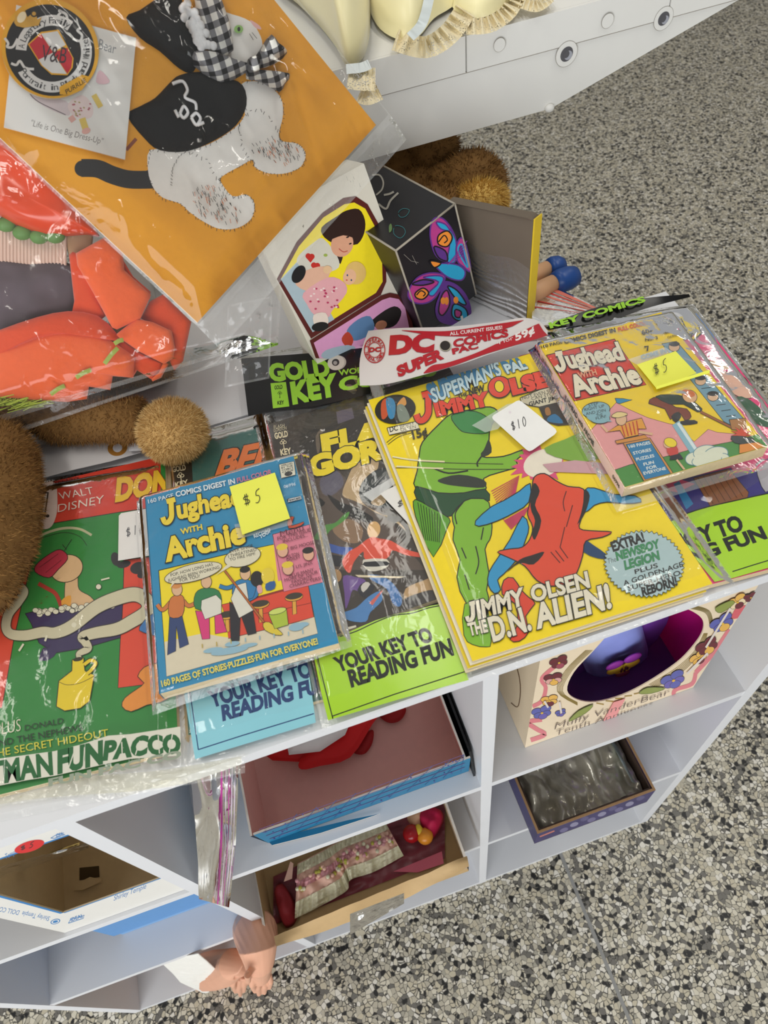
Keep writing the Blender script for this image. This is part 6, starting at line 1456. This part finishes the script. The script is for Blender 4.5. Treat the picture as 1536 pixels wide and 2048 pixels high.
man((735, 175), ((650, 250), (720, 215), (810, 250), (800, 330), (770, 360), (650, 350)), (((620, 380), (700, 450), (690, 665), (630, 670)), ((700, 470), (790, 450), (815, 610), (755, 625))), '2c78ab', '26242a', ((670, 260), (740, 240), (760, 370), (800, 440), (690, 500), (630, 360)), '231c18', (((660, 260), (600, 280), (545, 265)), ((800, 270), (815, 330), (750, 370))))
pr.line(cD((585, 155), (720, 330), (870, 530)), 5, INK).line(cD((585, 155), (720, 330), (870, 530)), 3.4, 'b5652c').poly(cD((865, 540), (910, 530), (970, 580), (1010, 620), (960, 625), (880, 590)), 'd9c23a', 2, ol=INK, olw=1)
pr.ell(cD((820, 215))[0], 13, 16, '1f1b1a').poly(cD((820, 270), (850, 260), (860, 310), (830, 320)), 'd9a0a0', 2).ell(cD((900, 195))[0], 13, 17, 'e0c83a').poly(cD((885, 250), (950, 230), (950, 285), (890, 300)), '2c5a94', 2)
pr.poly(cD((905, 470), (1035, 430), (1050, 550), (950, 580)), 'a9bd3a', ol=INK, olw=1).ell(cD((970, 450))[0], 18, 6, 'c9d56a', -15, ol=INK, olw=1)
for c, a, b_ in (((620, 740), 38, 7), ((500, 735), 20, 5), ((1110, 565), 16, 8), ((1150, 550), 14, 5), ((760, 700), 18, 4), ((640, 690), 15, 5)): pr.ell(cD(c)[0], a, b_, '8fb4c4', -10, 20)
for k in range(8): pr.line(cD((420 + k * 105, 690 - k * 15), (422 + k * 105, 720 - k * 15)), 2, 'b9a24a' if k < 3 else '8fb4c4')
for c, a, b_, ro in (((355, 170), 59, 17, -14), ((715, 55), 37, 19, -14)): pr.ell(cD(c)[0], a, b_, 'd9d2b8', ro, ol=INK, olw=1.2)
pr.poly(cD((175, 225), (200, 250), (185, 285), (230, 235)), 'd9d2b8').poly(cD((620, 95), (520, 190), (660, 105)), 'd9d2b8')
pr.text('POP, HOW LONG HAS', *cD((192, 200), (500, 118), (188, 178)), INK, .0).text('JUGHEAD BEEN WORKING', *cD((172, 240), (548, 140), (168, 218)), INK, .0).text('FOR YOU?', *cD((260, 240), (405, 205), (256, 218)), INK, .0)
pr.text('EVER SINCE', *cC((660, 760), (828, 715), (656, 738)), INK, .0).text('I THREATENED', *cC((650, 795), (855, 742), (646, 773)), INK, .0).text('TO FIRE HIM!', *cC((660, 818), (845, 772), (656, 798)), INK, .0)
pr.text('160 PAGE', *cC((66, 396), (250, 350), (60, 368)), 'd9e3e6', .01).text('COMICS DIGEST IN', *cC((268, 348), (698, 250), (262, 312)), 'dfe6e6', .03).text('FULL COLOR', *cC((715, 245), (965, 180), (710, 212)), 'c77f9a', .03)
jay(pr, *cC((158, 548), (268, 520), (150, 388)), YT, INK, 10, 4)
pr.text('ughead', *cC((285, 505), (745, 398), (270, 375)), YT, .045, ol=INK, olo=.03).text('WITH', *cC((305, 622), (460, 586), (298, 584)), YT, .03, ol='2a5a70', olo=.01).text('Archie', *cC((205, 815), (768, 680), (178, 660)), YT, .045, ol=INK, olo=.03)
pr.text('160 PAGES OF STORIES·PUZZLES·FUN FOR EVERYONE!', *cD((130, 1005), (1268, 692), (120, 962)), 'e6d45a', .03)
pr.poly(cC((1018, 112), (1128, 88), (1140, 188), (1036, 212)), 'd9d6c2', ol=INK, olw=1)
for k, t_ in enumerate(('APPROVED', 'BY THE', 'COMICS', 'CODE')): pr.text(t_, *cC((1034 + k * 3, 128 + k * 16), (1118 + k * 2, 110 + k * 16), (1033 + k * 3, 116 + k * 16)), INK, .02)
pr.ell(cC((1088, 180))[0], 8, 4.5, '3a3a3a', -12)
pr.text('06996', *cC((1056, 286), (1142, 264), (1052, 264)), 'dbe6ea', .0).poly(cC((1078, 365), (1178, 342), (1184, 366), (1084, 390)), 'cfd6d6', ol=INK, olw=.8).text('Fawcett', *cC((1084, 384), (1178, 362), (1081, 366)), INK, .03)
pr.text('RECORD', *cC((840, 650), (960, 600), (832, 626)), 'dfe8ea', .02).text('TOO!', *cC((884, 655), (955, 610), (876, 632)), 'dfe8ea', .03)
pr.poly(cC((1085, 505), (1130, 495), (1110, 560), (1200, 530), (1180, 560), (1090, 580)), 'c24a2c', 2, ol=INK, olw=1)
MN = '5a2030'
pr.text('Menu', *cC((1030, 640), (1200, 592), (1024, 600)), MN, -.01).text('FOR THIS ISSUE', *cC((1010, 668), (1250, 602), (1005, 642)), MN, .0).text('INCLUDES...', *cC((1050, 685), (1230, 638), (1046, 662)), MN, .0)
pr.text('BIG MOOSE', *cC((1106, 735), (1278, 692), (1102, 712)), MN, .0).text('DILTON', *cC((1075, 800), (1166, 776), (1071, 776)), MN, .0).text('DOILEY', *cC((1078, 822), (1176, 796), (1074, 800)), MN, .0).text("LI'L JINX", *cD((1110, 140), (1230, 108), (1106, 118)), MN, .0)
for k, t_ in enumerate(('PLUS MANY', 'MORE OF YOUR', 'FAVORITE', 'CHARACTERS!')): pr.text(t_, *cD(((1062, 208), (1025, 238), (1078, 252), (1062, 284))[k], ((1238, 158), (1268, 176), (1228, 212), (1292, 222))[k], ((1058, 186), (1021, 216), (1074, 230), (1058, 260))[k]), MN, .0)
for c, hc in (((1045, 745), 'e0c23a'), ((1235, 770), '1f1b1a'), ((1085, 875), 'e0c23a')): pr.ell(cC(c)[0], 11, 12.5, 'dba98c', ol=INK, olw=.9).ell((cC(c)[0][0] - 1, cC(c)[0][1] - 8), 11.5, 6.5, hc, -10)
pr.build(dg)
bgF, _ = bag('clear sleeve tight around the blue digest', [(262, 985), (612, 888), (700, 1278), (292, 1418)], T + .0285, T + .0165, seed=21, amp=.0007, nx=50, ny=56, name='digest_bag', drop=.05)
sn = thing('sticky_note', 'yellow sticky note reading five dollars on the blue digest', 'sticky note', at((520, 1005), z=T + .0296), 'yellow sticky notes')
SY = mat('eef05a', .55, 'yellow_note', .03, 60)
def note(corn, z, curl):
    return lambda u, v: (lambda p: at((p.x, p.y), z=z + curl * max(0, v - .55) ** 2 * 4))(bil([Vector((*a, 0)) for a in corn], u, v))
q = MB(); nf = note(cC((655, 268), (986, 165), (1098, 500), (748, 620)), T + .0297, .0015); q.grid(nf, 10, 14, SY); q.build('paper', sn)
pr = Print(fn=lambda p: at(p, z=T + .0302), z=0); hand(pr, '$5', *cC((755, 415), (905, 365), (735, 335))); pr.build(sn, ln='handwriting')
q = MB(); q.prism([at(p, z=T + .0293) for p in cC((690, 545), (1085, 470), (1120, 545), (720, 650))][::-1], V(0, 0, .0001), plastic('tape', .12, rough=.2, strength=.1)); q.build('tape', sn)

z = T + .0385
y0_, y1_ = at((1078, 690), z=z), at((1250, 974), z=z); d = y1_ - y0_; rg_ = Vector((-d.y, d.x, 0)).normalized(); wq = (at((1540, 898), z=z) - y1_).dot(rg_)
qd = [y0_, y0_ + rg_ * wq, y1_ + rg_ * wq, y1_]
dg, pr = digest('thick yellow digest with red title square and pink fairground scene, on the comics at right', qd, .0115, 'ecca22', 'e6c3b4')
pr.poly(cM((105, 292), (545, 187), (750, 482), (285, 588)), 'd43f2c', ol=INK, olw=1.6)
TP = 'e09a98'
pr.poly(cM((380, 790), (556, 598), (640, 642), (760, 695), (900, 735), (930, 740), (1060, 850), (1150, 770), (1210, 790), (1330, 800), (1330, 880), (900, 960), (620, 1010), (540, 1035)), TP, 0, ol='7a4a44', olw=1)
pr.poly(cM((540, 1035), (640, 1000), (900, 940), (1040, 900), (1300, 850), (1480, 800), (1600, 900), (610, 1150)), '4b8a40', 0, ol=INK, olw=1)
pr.poly(cM((548, 570), (600, 572), (660, 580), (580, 605), (560, 600)), '2c86b0', 0, ol=INK, olw=1)
pr.poly(cM((850, 218), (945, 202), (1390, 715), (1300, 745), (1250, 720)), '6f97a8', 0, ol=INK, olw=1)
for k in range(10): pr.line(cM((1010 + k * 32, 400 + k * 36), (1070 + k * 32, 392 + k * 36)), 1.3, INK)
for c in ((1100, 458), (1180, 560), (930, 240)): pr.ell(cM(c)[0], 11, 9, 'd9b08a', ol=INK, olw=1).ell((cM(c)[0][0], cM(c)[0][1] - 6), 11, 5, '1f1b1a')
pr.line(cM((940, 730), (1080, 945)), 17, '86b3c0').line(cM((955, 730), (1095, 940)), 6, 'd6e2e2')
for c, a, b_ in (((1060, 960), 18, 13), ((1130, 920), 24, 14), ((1200, 930), 24, 14), ((1240, 960), 14, 10), ((1140, 970), 30, 13)): pr.ell(cM(c)[0], a, b_, 'd9dcc4', -10, ol='5c8a98', olw=1.4)
pr.ell(cM((1150, 950))[0], 30, 11, 'd9dcc4', -10)
# plain jumper, barker and child
pr.poly(cM((765, 605), (800, 565), (880, 590), (940, 630), (1010, 640), (1040, 690), (1000, 715), (960, 660), (905, 710), (870, 640)), '7a3a26', 2, ol=INK, olw=1.2)
pr.poly(cM((810, 560), (900, 548), (1010, 565), (1110, 640), (1080, 660), (990, 610), (900, 610)), '2a3a34', 2, ol=INK, olw=1.2)
pr.poly(cM((910, 690), (950, 660), (975, 690), (940, 730)), '2b2a28', 2).poly(cM((970, 720), (1060, 712), (1080, 735), (990, 745)), '2b2a28', 2)
pr.ell(cM((1030, 560))[0], 15, 12.5, 'd9a878', 20, ol=INK, olw=1).ell(cM((1020, 540))[0], 14, 7, 'c9692c', 15)
pr.line(cM((1100, 660), (1300, 760)), 5.5, INK).line(cM((1100, 660), (1300, 760)), 3.8, '9a5a2c').poly(cM((1285, 710), (1390, 700), (1395, 780), (1300, 775)), 'a9743c', 0, ol=INK, olw=1.2)
st_ = [(1365 + (75 if k % 2 else 32) * math.cos(k * .314), 800 + (52 if k % 2 else 24) * math.sin(k * .314)) for k in range(20)]
pr.poly(cM(*st_), 'cf4a2c', 0, ol=INK, olw=.8).poly(cM((1300, 815), (1440, 830), (1430, 870), (1320, 860)), '3a4240', 2, ol=INK, olw=1).poly(cM((1350, 870), (1470, 855), (1530, 890), (1350, 930)), 'dd8a34', 0, ol=INK, olw=1)
pr.poly(cM((560, 750), (640, 720), (720, 700), (750, 770), (690, 770), (700, 810), (610, 830), (580, 780), (500, 790)), 'dd9a38', 0, ol=INK, olw=1.2)
for k in range(5): pr.line(cM((590 + k * 24, 745 - k * 7), (612 + k * 22, 822 - k * 5)), 2.4, 'b8392a')
pr.ell(cM((588, 710))[0], 11, 12, 'd9b08a', ol=INK, olw=1).poly(cM((522, 690), (560, 662), (610, 665), (628, 680), (570, 700)), 'e0c98a', 2, ol=INK, olw=1)
pr.line(cM((500, 790), (460, 745)), 5, 'd9b08a').line(cM((700, 790), (790, 805)), 5, 'd9b08a')
pr.poly(cM((548, 848), (738, 808), (765, 832), (560, 868)), 'cf8a3a', 0, ol=INK, olw=1.2).poly(cM((600, 862), (772, 828), (925, 1060), (735, 1110)), 'c98a44', 0, ol=INK, olw=1.2).poly(cM((618, 872), (768, 842), (905, 1058), (742, 1098)), '2b79a6', 0, ol=INK, olw=1)
for t_, a, b_, c in (('160 PAGES', (640, 895), (778, 868), (633, 878)), ('STORIES', (668, 938), (782, 914), (662, 920)), ('PUZZLES', (688, 978), (802, 952), (682, 960)), ('FUN', (735, 1010), (800, 994), (729, 992)), ('FOR', (754, 1036), (818, 1020), (748, 1018)), ('EVERYONE', (735, 1068), (876, 1034), (729, 1050))): pr.text(t_, *cM(a, b_, c), 'e3e6dc', .02)
pr.poly(cM((880, 890), (940, 875), (955, 935), (900, 945)), 'c4433a', 2).poly(cM((905, 945), (965, 930), (990, 965), (900, 972)), '26242a').line(cM((945, 970), (1000, 1040)), 4, 'd9b08a').ell(cM((890, 870))[0], 9, 8, 'd9b08a').ell(cM((905, 860))[0], 13, 9, 'ead02a', 20, ol=INK, olw=.8)
pr.ell(cM((425, 650))[0], 28, 16, '86aeb6', -8, ol=INK, olw=1.2).ell(cM((450, 705))[0], 20, 10, '86aeb6', 0, ol=INK, olw=1).ell(cM((440, 680))[0], 24, 14, '86aeb6', -5).poly(cM((490, 700), (530, 725), (470, 725)), '86aeb6')
for t_, a, b_, c in (('STEP', (378, 630), (442, 615), (374, 612)), ('RIGHT UP', (352, 658), (480, 632), (348, 640)), ('AND JOIN', (362, 685), (488, 660), (358, 667)), ('THE', (428, 695), (470, 688), (425, 678)), ('FUN!', (425, 715), (490, 698), (422, 698))): pr.text(t_, *cM(a, b_, c), INK, .0)
pr.text('160 PAGE', *cM((75, 252), (212, 218), (68, 235)), INK, .02).text('COMICS DIGEST IN', *cM((224, 222), (552, 145), (217, 198)), INK, .04).text('FULL COLOR', *cM((572, 143), (750, 98), (565, 120)), 'd4522c', .04)
pr.text('60¢', *cM((725, 165), (795, 150), (715, 138)), INK, .03).text('No. 3', *cM((745, 208), (824, 192), (740, 190)), INK, .02).text('06996', *cM((888, 190), (955, 172), (884, 176)), '4a4226', .0)
pr.poly(cM((795, 65), (890, 40), (930, 108), (840, 132)), 'd9d6c2', ol=INK, olw=1)
for k, t_ in enumerate(('APPROVED', 'BY THE', 'COMICS', 'CODE')): pr.text(t_, *cM((812 + k * 7, 74 + k * 13), (885 + k * 7, 56 + k * 13), (809 + k * 7, 64 + k * 13)), INK, .02)
pr.ell(cM((868, 102))[0], 8, 4, '3a3a3a', -12).text('Fawcett', *cM((862, 160), (938, 142), (858, 146)), INK, .04)
jay(pr, *cM((170, 398), (248, 384), (128, 292)), 'e6dcc0', INK, 9, 4)
pr.text('ughead', *cM((258, 380), (608, 322), (212, 275)), 'e6dcc0', .045, ol=INK, olo=.03).text('WITH', *cM((318, 446), (432, 422), (306, 412)), 'e0a07c', .03).text('Archie', *cM((298, 560), (718, 475), (240, 440)), 'e6dcc0', .045, ol=INK, olo=.03)
pr.text('COME', *cM((720, 325), (830, 295), (712, 300)), '5f9ab8', .05).text('IN', *cM((845, 290), (880, 280), (838, 265)), '5f9ab8', .05)
pr.line(cM((735, 245), (760, 240), (755, 270)), 3, INK)
pr.build(dg)
# lettering on the spine
sa, sb_ = qd[0], qd[3]; o_ = (qd[0] - qd[1]).normalized(); spl = (sa + o_ * .0008, o_)
pr = Print(pl=spl); pr.k = 30
pa = lambda f, g: pix(sa.lerp(sb_, f) + o_ * .0008 - V(0, 0, .0115 * g))
pr.text('JUGHEAD with ARCHIE', pa(.36, .72), pa(.70, .72), pa(.36, .3), INK, .03).text('06996', pa(.9, .65), pa(.97, .65), pa(.9, .35), INK, .02).text('FAWCETT', pa(.08, .7), pa(.2, .7), pa(.08, .35), INK, .03)
pr.build(dg, ln='spine_lettering')
bgG, _ = bag('clear sleeve around the yellow digest', [(1058, 676), (1352, 610), (1575, 905), (1240, 1002)], T + .0408, T + .0268, seed=27, amp=.0008, nx=50, ny=56, name='digest_bag', drop=.05)
sn = thing('sticky_note', 'yellow sticky note with folded edge reading five dollars on the yellow digest', 'sticky note', at((1335, 740), z=T + .0416), 'yellow sticky notes')
q = MB(); nf = note(cM((690, 352), (940, 265), (1075, 408), (815, 505)), T + .0418, .002); q.grid(nf, 10, 12, SY)
q.grid(lambda u, v: at(cM((815 + 345 * u - 0 * v, (512 - 105 * u) - (18 + 4 * u) * v))[0], z=T + .0438 + .002 * v), 10, 3, SY); q.build('paper', sn)
pr = Print(fn=lambda p: at(p, z=T + .0440), z=0); hand(pr, '$5', *cM((800, 425), (900, 385), (785, 355))); pr.build(sn, ln='handwriting')
q = MB(); q.prism([at(p, z=T + .0414) for p in cM((630, 320), (870, 240), (920, 270), (690, 352))][::-1], V(0, 0, .0001), plastic('tape', .2, rough=.2, strength=.1)); q.build('tape', sn)
